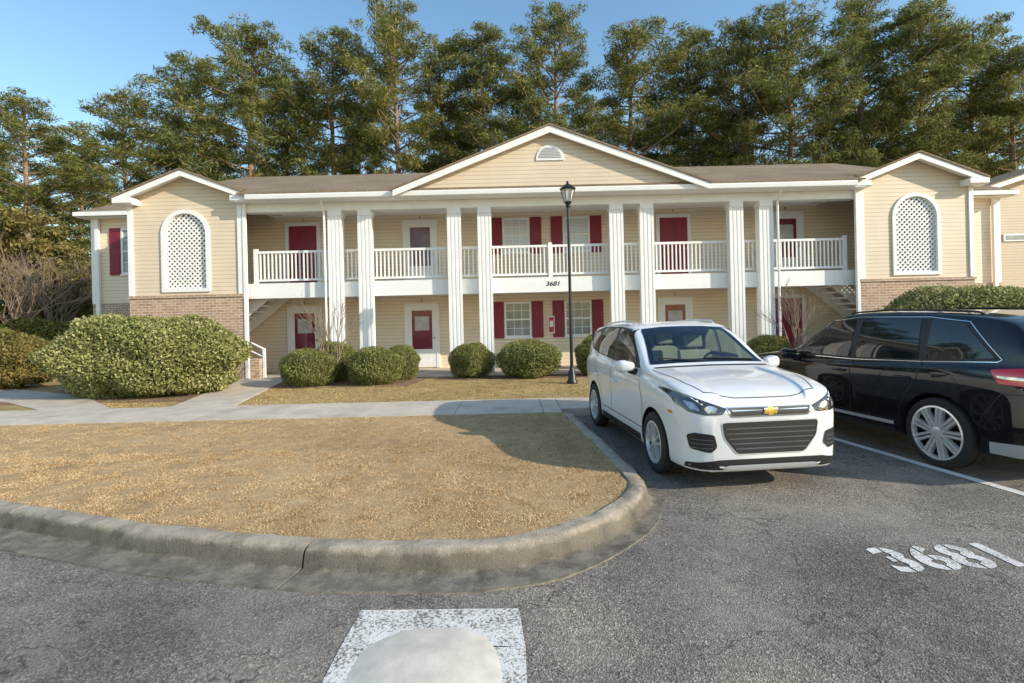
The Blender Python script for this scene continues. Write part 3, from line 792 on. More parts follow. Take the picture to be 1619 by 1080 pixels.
def bush(name, label, loc, rx, ry, h, mat, nleaf, size, seed, group=None, lump=.08, me=None, sq=1.0):
    global rng
    t = thing(name, label, 'bush', loc, 0, group)
    if me is None:
        rng = np.random.default_rng(seed)
        d = rng.normal(size=(nleaf,3)); d /= np.linalg.norm(d,axis=1)[:,None]
        ph = rng.uniform(0,6,9)
        def Rf(d):
            se = (np.abs(d[:,0])**(2*sq)+np.abs(d[:,1])**(2*sq)+np.abs(d[:,2])**(2*sq))**(-1/(2*sq))
            return se*(1+lump*(np.sin(d[:,0]*5+ph[0])*np.cos(d[:,1]*6+ph[1])+np.sin(d[:,2]*7+ph[2]+d[:,0]*4)+.6*np.sin(d[:,0]*13+ph[3])*np.sin(d[:,1]*11+ph[4]+d[:,2]*9)))
        rad = Rf(d)*(1.02-.24*rng.random(nleaf)**2.0)+rng.normal(size=nleaf)*.02
        P = d*rad[:,None]*np.array([rx,ry,h*.52]); P[:,2] += h*.5
        P = P[P[:,2] > .02]
        V = quads(P, size, .55)
        m1 = np_mesh('foliage', V, 4, mat)
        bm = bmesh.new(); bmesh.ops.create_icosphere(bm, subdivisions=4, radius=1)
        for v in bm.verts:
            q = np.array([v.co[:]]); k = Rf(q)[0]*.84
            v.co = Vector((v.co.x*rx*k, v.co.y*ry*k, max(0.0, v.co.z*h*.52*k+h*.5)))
        m2 = bpy.data.meshes.new('inner_twigs'); bm.to_mesh(m2); bm.free(); m2.materials.append(M['bushcore'])  # solid dark core, shade between the leaves put into its colour
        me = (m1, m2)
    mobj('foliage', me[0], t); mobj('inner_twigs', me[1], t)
    return t, me
bush('hedge', 'large rounded variegated yellow green shrub in front of the left brick wing', (-8.75,12.2,.1), 2.05, 1.25, 1.83, M['hedge'], 85000, .036, 31, lump=.055, sq=1.3)
bush('hedge', 'wide yellow green shrub standing behind the black car before the right brick wing', (11.0,12.1,.1), 2.1, 1.2, 2.05, M['hedge'], 60000, .036, 32, lump=.045, sq=1.25)
bush('shrub', 'browning shrub at the far left edge beside the concrete path', (wp(10,560,14)[0],14,.1), 1.0, .9, 1.55, M['orange_leaf'], 22000, .05, 33, lump=.1)
bush('shrub', 'dark low shrub behind the browning shrub at far left', (wp(40,520,19)[0],19,.1), 2.2, 1.3, 1.9, M['pine2'], 22000, .07, 34, lump=.1)
_, bme = bush('round_bush', 'leftmost clipped round bush in the row, beside the left concrete path', (-5.25,13.05,.1), .68, .66, .93, M['boxwood'], 17000, .022, 35, 'clipped round bushes along the building', lump=.05, sq=1.1)
bushes = [(-3.55,13.1,1.0,1.0,'clipped round bush just right of the left bare tree'),(-4.95,14.05,.85,1.15,'clipped bush half hidden behind the leftmost round bush'),
 (-3.1,13.95,.75,1.0,'small clipped bush peeking out behind the bush right of the left bare tree'),(-1.16,14.15,.9,1.0,'smaller round bush at the foot of the fourth column from the left'),
 (.42,13.95,1.25,1.05,'widest round bush, below the left ground floor window'),(2.42,14.0,1.0,1.15,'round bush half hidden by the rear of the white car'),
 (7.0,13.8,.85,1.05,'round bush seen over the bonnet of the black car')]
for i, (x, y, s, sz, lab) in enumerate(bushes):
    t, _ = bush('round_bush', lab, (x,y,.1), 0,0,0, None, 0, 0, 0, 'clipped round bushes along the building', me=bme)
    t.scale = (s, s, sz); t.rotation_euler = (0,0,i*1.3)
rng = np.random.default_rng(5)
k = 46000; xs = rng.uniform(-85,95,k); hgt = 7.5+2.2*np.sin(xs*.23)+1.6*np.sin(xs*.61+1)
P = np.c_[xs, rng.uniform(50,58,k), rng.random(k)**.8*hgt]
stuff(mobj('distant_woods', np_mesh('distant_woods', quads(P, .5, .45), 4, M['woods'])), 'dark mass of woodland undergrowth far behind the pines', 'woods')

# ------------------------------------------------------------------ cars
def pchip(tab):
    xs = np.array([t[0] for t in tab], float); ys = np.array([t[1] for t in tab], float)
    h = np.diff(xs); d = np.diff(ys)/h; m = np.zeros(len(xs)); m[0] = d[0]; m[-1] = d[-1]
    for i in range(1, len(xs)-1):
        if d[i-1]*d[i] > 0:
            w1 = 2*h[i]+h[i-1]; w2 = h[i]+2*h[i-1]; m[i] = (w1+w2)/(w1/d[i-1]+w2/d[i])
    def f(x):
        i = int(np.clip(np.searchsorted(xs, x)-1, 0, len(xs)-2)); t = (x-xs[i])/h[i]
        return ys[i]*(1+2*t)*(1-t)**2+m[i]*h[i]*t*(1-t)**2+ys[i+1]*t*t*(3-2*t)+m[i+1]*h[i]*t*t*(t-1)
    return f
def car_body(T, tumble):
    W, ZB, ZS, ZT = (pchip(T[k]) for k in ('W','ZB','ZS','ZT'))
    x0 = T['W'][0][0]; x1 = T['W'][-1][0]
    t = np.linspace(0,1,110); t = t-.117*np.sin(2*PI*t)
    xs = x0+(x1-x0)*t
    vs = []; cnt = None
    for x in xs:
        w, zb, zs, zt = W(x), ZB(x), ZS(x), ZT(x); h = max(.02, zt-zs); hb = zs-zb
        wt = w-.05-tumble*max(0,h-.05)
        hood = min(1, max(0, (x-1.0)/.15))*min(1, max(0, (2.12-x)/.12))
        c = [(0,zb),(.6*w,zb),(w-.09,zb+.012),(w-.03,zb+.06*min(1,hb/.5)),(w-.014,zb+.28*hb),(w-.008,zb+.52*hb),(w,zb+.76*hb),(w-.014,zs-.055*min(1,hb/.5)),(w-.05,zs),
             (w-.05+(wt-w+.05)*.5+.012*min(1,h/.4),zs+h*.45),(wt+.004,zt-min(.085,.45*h)),(wt-.055,zt-min(.030,.2*h)),
             (wt*.66,zt-.008+.014*hood),(wt*.55,zt-.006-.010*hood),(0,zt-.002*hood)]
        cr = cat_rom([(0,y,z) for y,z in c], 5); half = [(p.y,p.z) for p in cr]
        half[0] = (0,half[0][1]); half[-1] = (0,half[-1][1])
        ring = half+[(-y,z) for y,z in half[-2:0:-1]]
        cnt = len(ring); vs += [(x,y,z) for y,z in ring]
    fs = []
    for i in range(len(xs)-1):
        for j in range(cnt): fs.append((i*cnt+j,i*cnt+(j+1)%cnt,(i+1)*cnt+(j+1)%cnt,(i+1)*cnt+j))
    fs.append(tuple(range(cnt))); fs.append(tuple((len(xs)-1)*cnt+j for j in range(cnt)))
    m = MB(); m.add(vs, fs); return m
def scl(poly, sx, sy):
    a = sum(p[0] for p in poly)/len(poly); b = sum(p[1] for p in poly)/len(poly)
    return [(a+(p[0]-a)*sx, b+(p[1]-b)*sy) for p in poly]
def ring_tris(outer, holes):
    flat = list(outer)+[p for h in holes for p in h]
    tri = tessellate_polygon([[Vector((p[0],p[1],0)) for p in l] for l in [outer]+holes])
    return [[flat[i] for i in t] for t in tri]
class Car:
    def __init__(s, root, T, tumble, paint, axles, R, openings=None):
        s.root = root
        m = car_body(T, tumble); s.body = m.build('body', paint, root, True)
        me = s.body.data; bm = bmesh.new(); bm.from_mesh(me); s.bvh = BVHTree.FromBMesh(bm); bm.free()
        cuts = []
        for ax in axles:
            for sd in (-1,1):
                y0, y1 = sorted((sd*.56, sd*1.25))
                c = MB(); c.lathe([(R+.055,y0),(R+.055,y1)], (ax,0,R-.005), 'y', 40); co = c.build('cut', M['trim']); cuts.append(co)
                md = s.body.modifiers.new('b','BOOLEAN'); md.operation = 'DIFFERENCE'; md.object = co; md.solver = 'EXACT'
        s.body.parent = None; bpy.context.view_layer.update()
        dg = bpy.context.evaluated_depsgraph_get(); nm = bpy.data.meshes.new_from_object(s.body.evaluated_get(dg))
        s.body.modifiers.clear(); s.body.data = nm; s.body.parent = root
        for c in cuts: bpy.data.objects.remove(c)
        nm.materials.clear(); nm.materials.append(paint); nm.materials.append(M['trim'])
        for p in nm.polygons:
            p.material_index = 0; p.use_smooth = True
            for ax in axles:
                if math.hypot(p.center.x-ax, p.center.z-(R-.005)) < R+.0555 and abs(p.center.y) > .5 and abs(p.normal.y) < .9 or (abs(p.center.y) < .57 and abs(p.center.y) > .55 and abs(p.normal.y) > .9): p.material_index = 1
            if p.normal.z < -.8 and p.center.z < .4: p.material_index = 1
        if openings:
            front, sides = openings
            cen = np.array([p.center[:] for p in nm.polygons]); nor = np.array([p.normal[:] for p in nm.polygons])
            kill = inpoly(cen[:,[1,2]], front) & (cen[:,0] > .05) & (nor[:,2] > .3)
            for sp_ in sides: kill |= inpoly(cen[:,[0,2]], sp_) & (np.abs(nor[:,1]) > .5)
            bm = bmesh.new(); bm.from_mesh(nm); bm.faces.ensure_lookup_table()
            bmesh.ops.delete(bm, geom=[bm.faces[i] for i in np.nonzero(kill)[0]], context='FACES'); bm.to_mesh(nm); bm.free()
        nm.set_sharp_from_angle(angle=math.radians(32))
    def proj(s, a, b, ax, off):
        o, d = {'F':((6,a,b),(-1,0,0)),'R':((-6,a,b),(1,0,0)),'L':((a,6,b),(0,-1,0)),'S':((a,-6,b),(0,1,0)),'T':((a,b,6),(0,0,-1))}[ax]
        h, n, i, ds = s.bvh.ray_cast(Vector(o), Vector(d))
        if h is None: return None
        if n.dot(Vector(d)) > 0: n = -n
        return h+n*off
    def patch(s, name, polys, ax, mat, parent=None, off=.005, d=.05):
        if not isinstance(polys[0][0], (tuple, list)): polys = [polys]
        bm = bmesh.new()
        for poly in polys:
            bm.faces.new([bm.verts.new((p[0],p[1],0)) for p in poly])
        for k in (0, 1):
            lo = min(p[k] for q in polys for p in q); hi = max(p[k] for q in polys for p in q)
            nn = max(1, int((hi-lo)/d))
            for i in range(1, nn+1):
                co = [0,0,0]; no = [0,0,0]; co[k] = lo+(hi-lo)*i/(nn+1); no[k] = 1
                bmesh.ops.bisect_plane(bm, geom=bm.verts[:]+bm.edges[:]+bm.faces[:], plane_co=co, plane_no=no)
        bad = []
        for v in bm.verts:
            h = s.proj(v.co.x, v.co.y, ax, off)
            if h is None: bad.append(v)
            else: v.co = h
        if bad: bmesh.ops.delete(bm, geom=bad, context='VERTS')
        bmesh.ops.remove_doubles(bm, verts=bm.verts[:], dist=.0003)
        bmesh.ops.triangulate(bm, faces=[f for f in bm.faces if len(f.verts) > 4])
        dirv = {'F':Vector((1,0,0)),'R':Vector((-1,0,0)),'L':Vector((0,1,0)),'S':Vector((0,-1,0)),'T':Vector((0,0,1))}[ax]
        for f in bm.faces:
            f.normal_update(); f.smooth = True
            if f.normal.dot(dirv) < 0: f.normal_flip()
        me = bpy.data.meshes.new(name); bm.to_mesh(me); bm.free(); me.materials.append(mat)
        return mobj(name, me, parent or s.root)
    def both(s, name, polys, mat, off=.005, d=.05, parent=None):
        return [s.patch(name, polys, ax, mat, parent, off, d) for ax in ('L','S')]
    def mir(s, name, poly, mat, off=.005, d=.05, ax='F', parent=None):
        r = [s.patch(name, poly, ax, mat, parent, off, d)]
        flip = (lambda p: (-p[0],p[1])) if ax in 'FR' else (lambda p: (p[0],-p[1]))
        r.append(s.patch(name, [flip(p) for p in poly], ax, mat, parent, off, d)); return r
def strip(pts, w):
    out = []
    for i in range(len(pts)-1):
        p = Vector(pts[i]); q = Vector(pts[i+1]); d = (q-p).normalized(); n_ = Vector((-d.y,d.x))*w/2; e = d*w*.3
        out.append([tuple(p-e+n_),tuple(p-e-n_),tuple(q+e-n_),tuple(q+e+n_)])
    return out
def rpoly(pts, r, n=4):
    out = []; k = len(pts)
    for i in range(k):
        p0, p, p1 = Vector(pts[i-1]), Vector(pts[i]), Vector(pts[(i+1)%k])
        a = (p0-p); b = (p1-p); rr = min(r, a.length*.45, b.length*.45); A = p+a.normalized()*rr; B_ = p+b.normalized()*rr
        for j in range(n+1):
            t = j/n; out.append(tuple(A*(1-t)**2+p*2*t*(1-t)+B_*t*t))
    return out
def wheel(root, x, yc, sd, R, rim, w, ns, twin, mat, sw=.02):
    hub = MB().lathe([(.03,-.06),(rim*.62,-.06),(rim*.62,-.03),(.03,-.03)], (0,0,0), 'y', 24).build('wheel', M['trim'], root, True)
    hub.location = (x, yc, R); hub.rotation_euler = (0,0,0 if sd > 0 else PI)
    a = w/2
    MB().lathe([(rim-.005,-a*.9),(rim+.015,-a),(R-.035,-a*1.02),(R-.008,-a*.86),(R,-a*.6),(R,-.018),(R-.008,-.014),(R-.008,.014),(R,.018),(R,a*.6),(R-.008,a*.86),(R-.035,a*1.02),(rim+.015,a),(rim-.005,a*.9)], (0,0,0), 'y', 48, True).build('tyre', M['tyre'], hub, True)
    m = MB().lathe([(rim-.006,-a*.88),(rim+.004,a*.98),(rim-.014,a*1.02),(rim-.020,a*.84),(rim-.026,a*.6),(rim-.004,a*.55)], (0,0,0), 'y', 48, True)
    yo = a*.84
    m.lathe([(.0,yo-.03),(.062,yo-.03),(.062,yo+.010),(.03,yo+.020),(.0,yo+.020)], (0,0,0), 'y', 20)
    for i in range(ns):
        for q in ((-1,1) if twin else (0,)):
            t = 2*PI*i/ns+.3; c_, s_ = math.cos(t), math.sin(t)
            r0, r1 = .045, rim-.012; w0, w1 = sw, sw*1.1; o0 = q*.018; o1 = q*twin
            def P(r, o_, y): return (r*c_-o_*s_, y, r*s_+o_*c_)
            vs = [P(r0,o0-w0,yo-.03),P(r0,o0+w0,yo-.03),P(r1,o1+w1,yo-.03),P(r1,o1-w1,yo-.03),P(r0,o0-w0*.75,yo+.010),P(r0,o0+w0*.75,yo+.010),P(r1,o1+w1*.75,yo+.014),P(r1,o1-w1*.75,yo+.014)]
            m.add(vs, [(0,1,2,3),(4,5,6,7),(0,1,5,4),(1,2,6,5),(2,3,7,6),(3,0,4,7)])
    m.build('rim', mat, hub, True)
    MB().lathe([(.0,-a*.1),(rim-.008,-a*.1),(rim-.008,-a*.2),(.0,-a*.2)], (0,0,0), 'y', 24).build('brake_disc', M['trim'], hub)
    return hub
def mirror_part(car, x, y, z, sd, mat):
    bm = bmesh.new(); bmesh.ops.create_uvsphere(bm, u_segments=20, v_segments=12, radius=1)
    for v in bm.verts:
        c = v.co; p = 3.2; n_ = (abs(c.x)**p+abs(c.y)**p+abs(c.z)**p)**(1/p); c = c/n_
        taper = 1-.18*(c.y*sd < 0)
        v.co = Vector((x+c.x*.075-(.02*c.y*sd), y+c.y*.115, z+c.z*.075*taper))
    for f in bm.faces: f.smooth = True
    me = bpy.data.meshes.new('mirror'); bm.to_mesh(me); bm.free(); me.materials.append(mat)
    o = mobj('mirror', me, car.root)
    MB().tube([(x,y-sd*.05,z-.05),(x-.01,y-sd*.16,z-.08)], [.035,.045], 8).build('mirror_arm', M['trim'], o, True)
    MB().box(x-.082,x-.076,y-.085,y+.085,z-.05,z+.05).build('mirror_glass', M['car_glass'], o)
    return o
# ---- white car
fw = math.radians(-84.4)
WR = thing('parked_car', 'white compact SUV parked nose out facing the road', 'car', (2.21,6.83,0), fw)
WR.scale = (.97,.94,.985)
T = dict(W=[(-2.10,.66),(-2.05,.76),(-1.9,.83),(-1.5,.875),(-.5,.888),(.6,.885),(1.3,.888),(1.65,.878),(1.85,.85),(1.98,.80),(2.07,.725),(2.13,.60)],
 ZB=[(-2.1,.45),(-2.0,.33),(-1.8,.24),(1.7,.20),(1.95,.20),(2.07,.21),(2.13,.26)],
 ZS=[(-2.1,.9),(-1.95,1.08),(-1.5,1.14),(-.5,1.10),(.6,1.05),(.9,1.04),(1.4,1.0),(1.75,.955),(1.95,.905),(2.07,.835),(2.13,.75)],
 ZT=[(-2.1,1.0),(-2.02,1.2),(-1.85,1.5),(-1.6,1.58),(-1.0,1.625),(-.4,1.645),(0,1.62),(.28,1.52),(.98,1.13),(1.15,1.10),(1.5,1.065),(1.8,1.01),(1.97,.955),(2.07,.89),(2.13,.815)])
WS = [(-.73,1.145),(-.4,1.158),(0,1.162),(.4,1.158),(.73,1.145),(.67,1.30),(.60,1.52),(.57,1.555),(.3,1.575),(0,1.58),(-.3,1.575),(-.57,1.555),(-.60,1.52),(-.67,1.30)]
def wss(sx, sz): return [(y*sx, 1.36+(z-1.36)*sz) for y,z in WS]
SW = [rpoly([(.66,1.14),(.17,1.53),(-.26,1.56),(-.27,1.135)],.03), rpoly([(-.35,1.14),(-.35,1.56),(-.95,1.55),(-1.12,1.48),(-1.10,1.18)],.04)]
w = Car(WR, T, .26, M['white_paint'], (1.28,-1.28), .335, (wss(.95,.91), [scl(p,1.05,1.07) for p in SW]))
for ax in (1.28,-1.28):
    for sd in (-1,1): wheel(WR, ax, sd*.785, sd, .335, .228, .20, 5, .052, M['silver'], .015)
wsb = w.patch('windscreen', WS, 'F', M['clear_glass'], off=.006, d=.04)
w.patch('windscreen_border', ring_tris(WS, [wss(.90,.82)]), 'F', M['trim'], wsb, .004, .04)
w.both('window_trim', ring_tris([(.80,1.10),(.16,1.555),(-.3,1.585),(-1.1,1.57),(-1.5,1.51),(-1.66,1.36),(-1.5,1.22),(-1.1,1.165),(-.3,1.12)], SW), M['trim'], .004)
for p in SW: w.both('window', p, M['clear_glass'], .008)
w.both('window', rpoly([(-1.19,1.22),(-1.2,1.5),(-1.46,1.47),(-1.56,1.36),(-1.46,1.25)],.03), M['car_glass'], .008)
m = MB().box(-1.7,.95,-.76,.76,.46,.50).box(-1.7,.90,-.80,-.77,.5,1.07).box(-1.7,.90,.77,.80,.5,1.07).box(-1.72,-1.69,-.77,.77,.5,1.45).box(.93,.95,-.76,.76,.5,1.05)
m.build('cabin_lining', M['dash'], WR)
MB().prism(rpoly([(.96,1.09),(.62,1.10),(.50,1.04),(.46,.82),(.96,.80)],.05), -.74, .74).build('dashboard', M['dash'], WR, True)
def seat(x, y, wd=.25):
    m = MB().prism(rpoly([(x+.28,.60),(x+.28,.76),(x-.24,.72),(x-.24,.56)],.06), y-wd, y+wd)
    m.prism(rpoly([(x-.16,.68),(x-.30,1.24),(x-.40,1.24),(x-.32,.66)],.05), y-wd*.94, y+wd*.94)
    s_ = m.build('seat', M['seat'], WR, True)
    MB().prism(rpoly([(x-.31,1.27),(x-.34,1.44),(x-.43,1.44),(x-.41,1.27)],.035), y-.12, y+.12).tube([(x-.36,y-.05,1.2),(x-.37,y-.05,1.3)], .01, 6).tube([(x-.36,y+.05,1.2),(x-.37,y+.05,1.3)], .01, 6).build('headrest', M['seat'], s_, True)
seat(.12, .37); seat(.12, -.37); seat(-.95, .38, .32); seat(-.95, -.38, .32)
sm = MB(); cpt = [(.40-.06*math.sin(t), .37+.18*math.cos(t), 1.06+.17*math.sin(t)) for t in np.linspace(0,2*PI,25)]
sm.tube(cpt, .016, 6).tube([(.40,.19,1.06),(.40,.55,1.06)], .015, 6).tube([(.40,.37,1.06),(.56,.37,1.0)], .03, 8); sm.build('steering_wheel', M['trim'], WR, True)
w.both('door_seam', strip([(.92,.42),(.95,.75),(.80,1.08)],.010)+strip([(-.31,1.12),(-.31,.42)],.010)+strip([(-1.16,1.16),(-1.08,.9),(-.86,.6),(-.84,.42)],.010)+strip([(.92,.42),(-.84,.42)],.010), M['trim'], .003)
w.both('sill_trim', [(.84,.20),(.84,.335),(-.82,.335),(-.82,.20)], M['trim'], .006)
for z in (.85,):
    for ax in (-.12,-1.0):
        for sd in (-1,1):
            p = w.proj(ax, z, 'L' if sd > 0 else 'S', .03)
            MB().tube([(ax+.09,p.y-sd*.03,z+.005),(ax+.07,p.y,z+.008),(ax-.07,p.y,z+.008),(ax-.09,p.y-sd*.03,z+.005)], .014, 8).build('door_handle', M['white_paint'], WR, True)
for sd in (-1,1): mirror_part(w, .66, sd*.99, 1.12, sd, M['white_paint'])
hl = [(.45,.825),(.50,.775),(.66,.765),(.785,.79),(.848,.845),(.868,.965),(.84,.97),(.68,.905)]
for o in w.mir('headlight', rpoly(hl,.015), M['lamp_dark'], .006, .03):
    sgn = 1 if o.data.vertices[0].co.y > 0 else -1
    w.patch('lamp_reflector', rpoly([(sgn*y,z) for y,z in [(.54,.83),(.57,.79),(.64,.785),(.67,.84),(.61,.855)]],.015), 'F', M['lamp_clear'], o, .009, .03)
    w.patch('lamp_reflector', rpoly([(sgn*y,z) for y,z in [(.70,.80),(.775,.82),(.81,.89),(.73,.875)]],.015), 'F', M['lamp_clear'], o, .009, .03)
us = w.patch('upper_grille_surround', rpoly([(-.465,.838),(-.41,.742),(.41,.742),(.465,.838)],.02), 'F', M['chrome'], off=.005, d=.04)
ug = w.patch('upper_grille', rpoly([(-.44,.828),(-.395,.757),(.395,.757),(.44,.828)],.02), 'F', M['grille'], us, .009, .04)
gr = w.patch('grille_surround', rpoly([(-.52,.705),(-.495,.55),(-.36,.385),(.36,.385),(.495,.55),(.52,.705)],.04), 'F', M['silver'], off=.006, d=.04)
w.patch('lower_grille', rpoly([(-.507,.695),(-.482,.55),(-.352,.397),(.352,.397),(.482,.55),(.507,.695)],.035), 'F', M['trim'], gr, .010, .04)
for i in range(5):
    z = .44+i*.048; hw_ = .37+.10*min(1,i/2.6)
    w.patch('grille_slat', [(-hw_,z),(hw_,z),(hw_,z+.011),(-hw_,z+.011)], 'F', M['slat'], gr, .016)
bt = [(-.072,-.020),(-.026,-.020),(-.026,-.032),(.026,-.032),(.026,-.020),(.06,-.020),(.072,.020),(.026,.020),(.026,.032),(-.026,.032),(-.026,.020),(-.06,.020)]
em = w.patch('emblem_edge', [(y*1.1,z*1.16+.792) for y,z in bt], 'F', M['chrome'], None, .016, .2)
w.patch('emblem', [(y,z+.792) for y,z in bt], 'F', M['gold'], em, .020, .2)
for o in w.mir('fog_pocket', rpoly([(.59,.585),(.56,.47),(.62,.41),(.78,.44),(.80,.57),(.75,.60)],.025), M['trim'], .006, .04):
    sgn = 1 if o.data.vertices[0].co.y > 0 else -1
    for z in (.45,.49,.53): w.patch('fog_slat', [(sgn*.60,z),(sgn*.77,z),(sgn*.77,z+.008),(sgn*.60,z+.008)], 'F', M['slat'], o, .010)
w.patch('lower_bumper', [(-.80,.20),(.80,.20),(.80,.30),(.55,.345),(-.55,.345),(-.80,.30)], 'F', M['trim'], off=.006, d=.05)
w.patch('skid_strip', rpoly([(-.52,.255),(.52,.255),(.46,.29),(-.46,.29)],.015), 'F', M['grey_clad'], off=.012, d=.05)
w.patch('bonnet_seam', strip([(1.95,.60),(1.7,.68),(1.3,.735),(1.02,.765)],.009)+strip([(1.95,-.60),(1.7,-.68),(1.3,-.735),(1.02,-.765)],.009)+strip([(1.95,.6),(2.03,.3),(2.045,0),(2.03,-.3),(1.95,-.6)],.009), 'T', M['trim'], off=.003)
w.patch('cowl', [(1.0,-.72),(1.0,.72),(.965,.72),(.965,-.72)], 'T', M['trim'], off=.006)
for y0, y1 in ((.62,.0),(-.02,-.60)):
    a_ = w.proj(y0,1.165,'F',.02); b_ = w.proj(y1,1.20,'F',.018)
    MB().tube([a_,b_], .008, 6).build('wiper', M['trim'], WR)
for sd in (-1,1):
    pts = [w.proj(x_, sd*.58, 'T', .03) for x_ in (-.1,-.5,-.9,-1.35)]
    MB().tube([pts[0]-Vector((-.05,0,.035))]+pts+[pts[-1]-Vector((.05,0,.035))], .014, 8).build('roof_rail', M['silver'], WR, True)
q = w.proj(0,1.50,'F',-.05); MB().box(q.x-.03,q.x-.01,-.11,.11,1.46,1.52).build('rear_view_mirror', M['trim'], WR)
w.both('side_marker', rpoly([(1.70,.74),(1.78,.74),(1.78,.77),(1.70,.77)],.01), M['amber'], .004)
w.mir('tail_light', [(.60,.95),(.78,1.0),(.80,1.2),(.66,1.2)], M['red_lens'], .005, .04, 'R')
# ---- black car
fb = math.radians(98)
KR = thing('parked_car', 'black SUV with bright alloy wheels parked nose in at the right edge', 'car', (5.28,6.97,0), fb)
T = dict(W=[(-2.39,.80),(-2.34,.89),(-2.22,.93),(-1.9,.95),(-1.4,.962),(0,.965),(1.4,.955),(1.9,.92),(2.15,.82),(2.34,.6)],
 ZB=[(-2.39,.40),(-2.25,.30),(-2.0,.25),(1.8,.24),(2.1,.26),(2.34,.4)],
 ZS=[(-2.39,1.0),(-2.2,1.14),(-1.8,1.14),(-1,1.10),(.6,1.04),(1,1.03),(1.6,.99),(2.0,.92),(2.2,.82),(2.34,.66)],
 ZT=[(-2.39,1.10),(-2.33,1.22),(-2.2,1.42),(-2.05,1.57),(-1.85,1.63),(-1.2,1.685),(-.5,1.70),(0,1.675),(.3,1.57),(1.0,1.15),(1.2,1.11),(1.6,1.06),(2.0,.98),(2.2,.88),(2.34,.75)])
k = Car(KR, T, .28, M['black_paint'], (1.41,-1.41), .375)
for ax in (1.41,-1.41):
    for sd in (-1,1): wheel(KR, ax, sd*.845, sd, .375, .285, .23, 9, .024, M['bright_alloy'], .0165)
k.both('window_trim', [(.90,1.079),(.22,1.570),(-.25,1.626),(-1.2,1.620),(-1.655,1.568),(-2.022,1.20),(-1.985,1.172),(-1.2,1.120),(-.25,1.079)], M['chrome'], .003)
k.both('window_trim', [(.86,1.087),(.22,1.562),(-.25,1.618),(-1.2,1.612),(-1.65,1.562),(-2.015,1.20),(-1.98,1.18),(-1.2,1.128),(-.25,1.087)], M['trim'], .005)
k.both('window', rpoly([(.78,1.11),(.20,1.545),(-.20,1.60),(-.22,1.11)],.03), M['car_glass'], .009)
k.both('window', rpoly([(-.31,1.11),(-.31,1.60),(-1.12,1.595),(-1.18,1.145)],.03), M['car_glass'], .009)
k.both('window', rpoly([(-1.27,1.15),(-1.25,1.59),(-1.62,1.545),(-1.96,1.21)],.02), M['car_glass'], .009)
k.both('door_seam', strip([(.95,.42),(.98,.8),(.9,1.07)],.010)+strip([(-.265,1.08),(-.265,.42)],.010)+strip([(-1.23,1.12),(-1.2,.95),(-.98,.62),(-.95,.42)],.010)+strip([(.95,.42),(-.95,.42)],.010), M['trim'], .003)
k.both('sill_strip', rpoly([(.92,.355),(.92,.395),(-.90,.405),(-.90,.365)],.005), M['silver'], .014)
k.both('sill_cladding', [(.92,.24),(.92,.325),(-.90,.325),(-.90,.24)], M['trim'], .006)
k.both('bumper_cladding', [(-1.92,.29),(-1.93,.40),(-2.37,.44),(-2.37,.42),(-2.25,.30)], M['grey_clad'], .008)
k.both('bumper_seam', strip([(-1.86,.62),(-2.05,.88),(-2.38,.9)],.008), M['trim'], .003)
k.both('tail_light', rpoly([(-1.95,1.10),(-2.03,.975),(-2.375,.965),(-2.37,1.09),(-2.22,1.135)],.02), M['red_lens'], .007, .03)
k.both('tail_light_strip', [(-2.01,1.05),(-2.03,1.025),(-2.37,1.02),(-2.37,1.045)], M['lamp_clear'], .011, .03)
k.mir('tail_light', rpoly([(.50,.97),(.50,1.08),(.80,1.08),(.84,.97)],.02), M['red_lens'], .007, .04, 'R')
k.patch('rear_window', rpoly([(-.68,1.26),(-.56,1.53),(.56,1.53),(.68,1.26)],.05), 'R', M['car_glass'], off=.007, d=.05)
k.patch('rear_bumper', [(-.7,.43),(.7,.43),(.7,.50),(-.7,.50)], 'R', M['grey_clad'], off=.007)
k.patch('windscreen', [(-.78,1.165),(0,1.185),(.78,1.165),(.66,1.5),(.58,1.60),(0,1.63),(-.58,1.60),(-.66,1.5)], 'F', M['windscreen'], off=.007, d=.04)
for ax in (-.10,-1.02):
    for sd in (-1,1):
        z = .93; p = k.proj(ax, z, 'L' if sd > 0 else 'S', .03)
        MB().tube([(ax+.1,p.y-sd*.03,z),(ax+.08,p.y,z+.004),(ax-.08,p.y,z+.004),(ax-.1,p.y-sd*.03,z)], .014, 8).build('door_handle', M['black_paint'], KR, True)
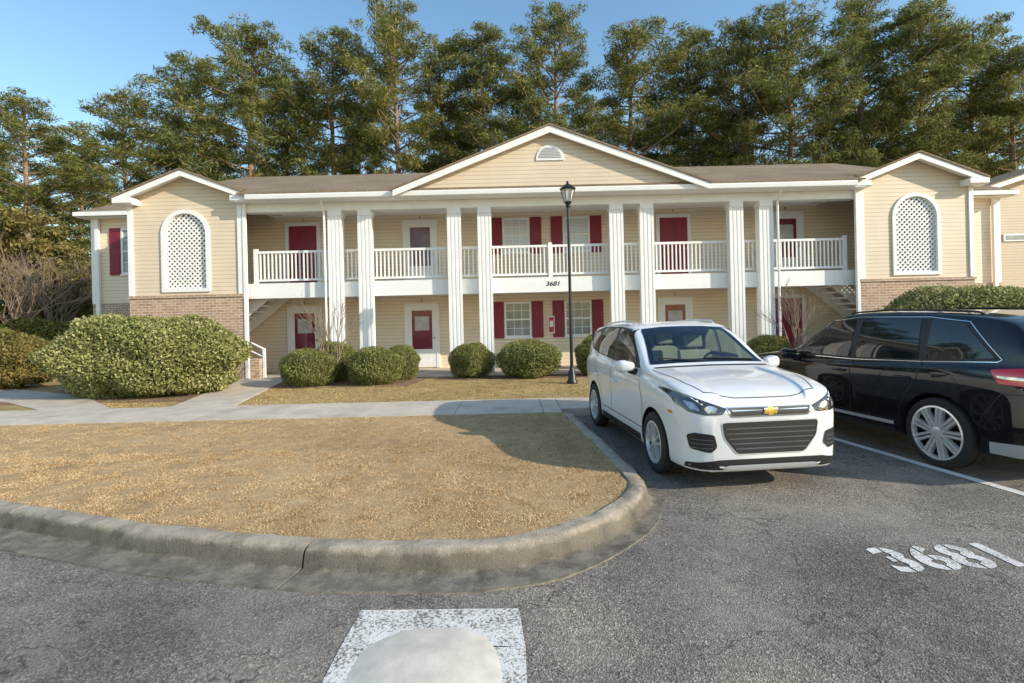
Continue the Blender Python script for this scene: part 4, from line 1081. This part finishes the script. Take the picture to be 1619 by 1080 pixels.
for sd in (-1,1):
    o = mirror_part(k, .76, sd*1.075, 1.10, sd, M['black_paint'])
    pts = [k.proj(x_, sd*.62, 'T', .022) for x_ in (0.,-.5,-1.0,-1.6)]
    MB().tube([pts[0]-Vector((-.06,0,.03))]+pts+[pts[-1]-Vector((.06,0,.03))], .011, 8).build('roof_rail', M['trim'], KR, True)
k.mir('headlight', rpoly([(.45,.78),(.80,.78),(.84,.9),(.5,.88)],.03), M['lamp_clear'], .006, .04)
k.patch('grille', rpoly([(-.42,.55),(.42,.55),(.45,.80),(-.45,.80)],.05), 'F', M['chrome'], off=.006)

# ------------------------------------------------------------------ light, sky, camera
az = Vector((.905,-.425,0)).normalized(); el = math.radians(24.5)
to_sun = Vector((az.x*math.cos(el), az.y*math.cos(el), math.sin(el)))
sd = bpy.data.lights.new('sun', 'SUN'); sd.energy = 5.0; sd.angle = math.radians(.5); sd.color = (1., .90, .73)
so = bpy.data.objects.new('sun', sd); C.objects.link(so); so.rotation_euler = to_sun.to_track_quat('Z','Y').to_euler()
wd = bpy.data.worlds.new('World'); SC.world = wd; wd.use_nodes = True; nt = wd.node_tree
sky = nt.nodes.new('ShaderNodeTexSky'); sky.sky_type = 'NISHITA'; sky.sun_disc = False
sky.sun_elevation = el; sky.sun_rotation = math.atan2(az.x, az.y); sky.air_density = 1.5; sky.dust_density = .6; sky.ozone_density = 2.6
hs = nt.nodes.new('ShaderNodeHueSaturation'); hs.inputs['Saturation'].default_value = 1.14; hs.inputs['Value'].default_value = 1.5
bg = nt.nodes['Background']; bg.inputs['Strength'].default_value = .15
nt.links.new(sky.outputs[0], hs.inputs['Color']); nt.links.new(hs.outputs[0], bg.inputs['Color'])
cd = bpy.data.cameras.new('camera'); cam = bpy.data.objects.new('camera', cd); C.objects.link(cam)
cd.sensor_width = 36; cd.lens = F/1619*36; cd.shift_y = -35/1619; cd.clip_end = 1000; cd.clip_start = .05
cam.location = (0,0,H); cam.rotation_euler = (PI/2, RHO, 0); SC.camera = cam
SC.view_settings.view_transform = 'Standard'; SC.view_settings.look = 'None'; SC.view_settings.exposure = 0
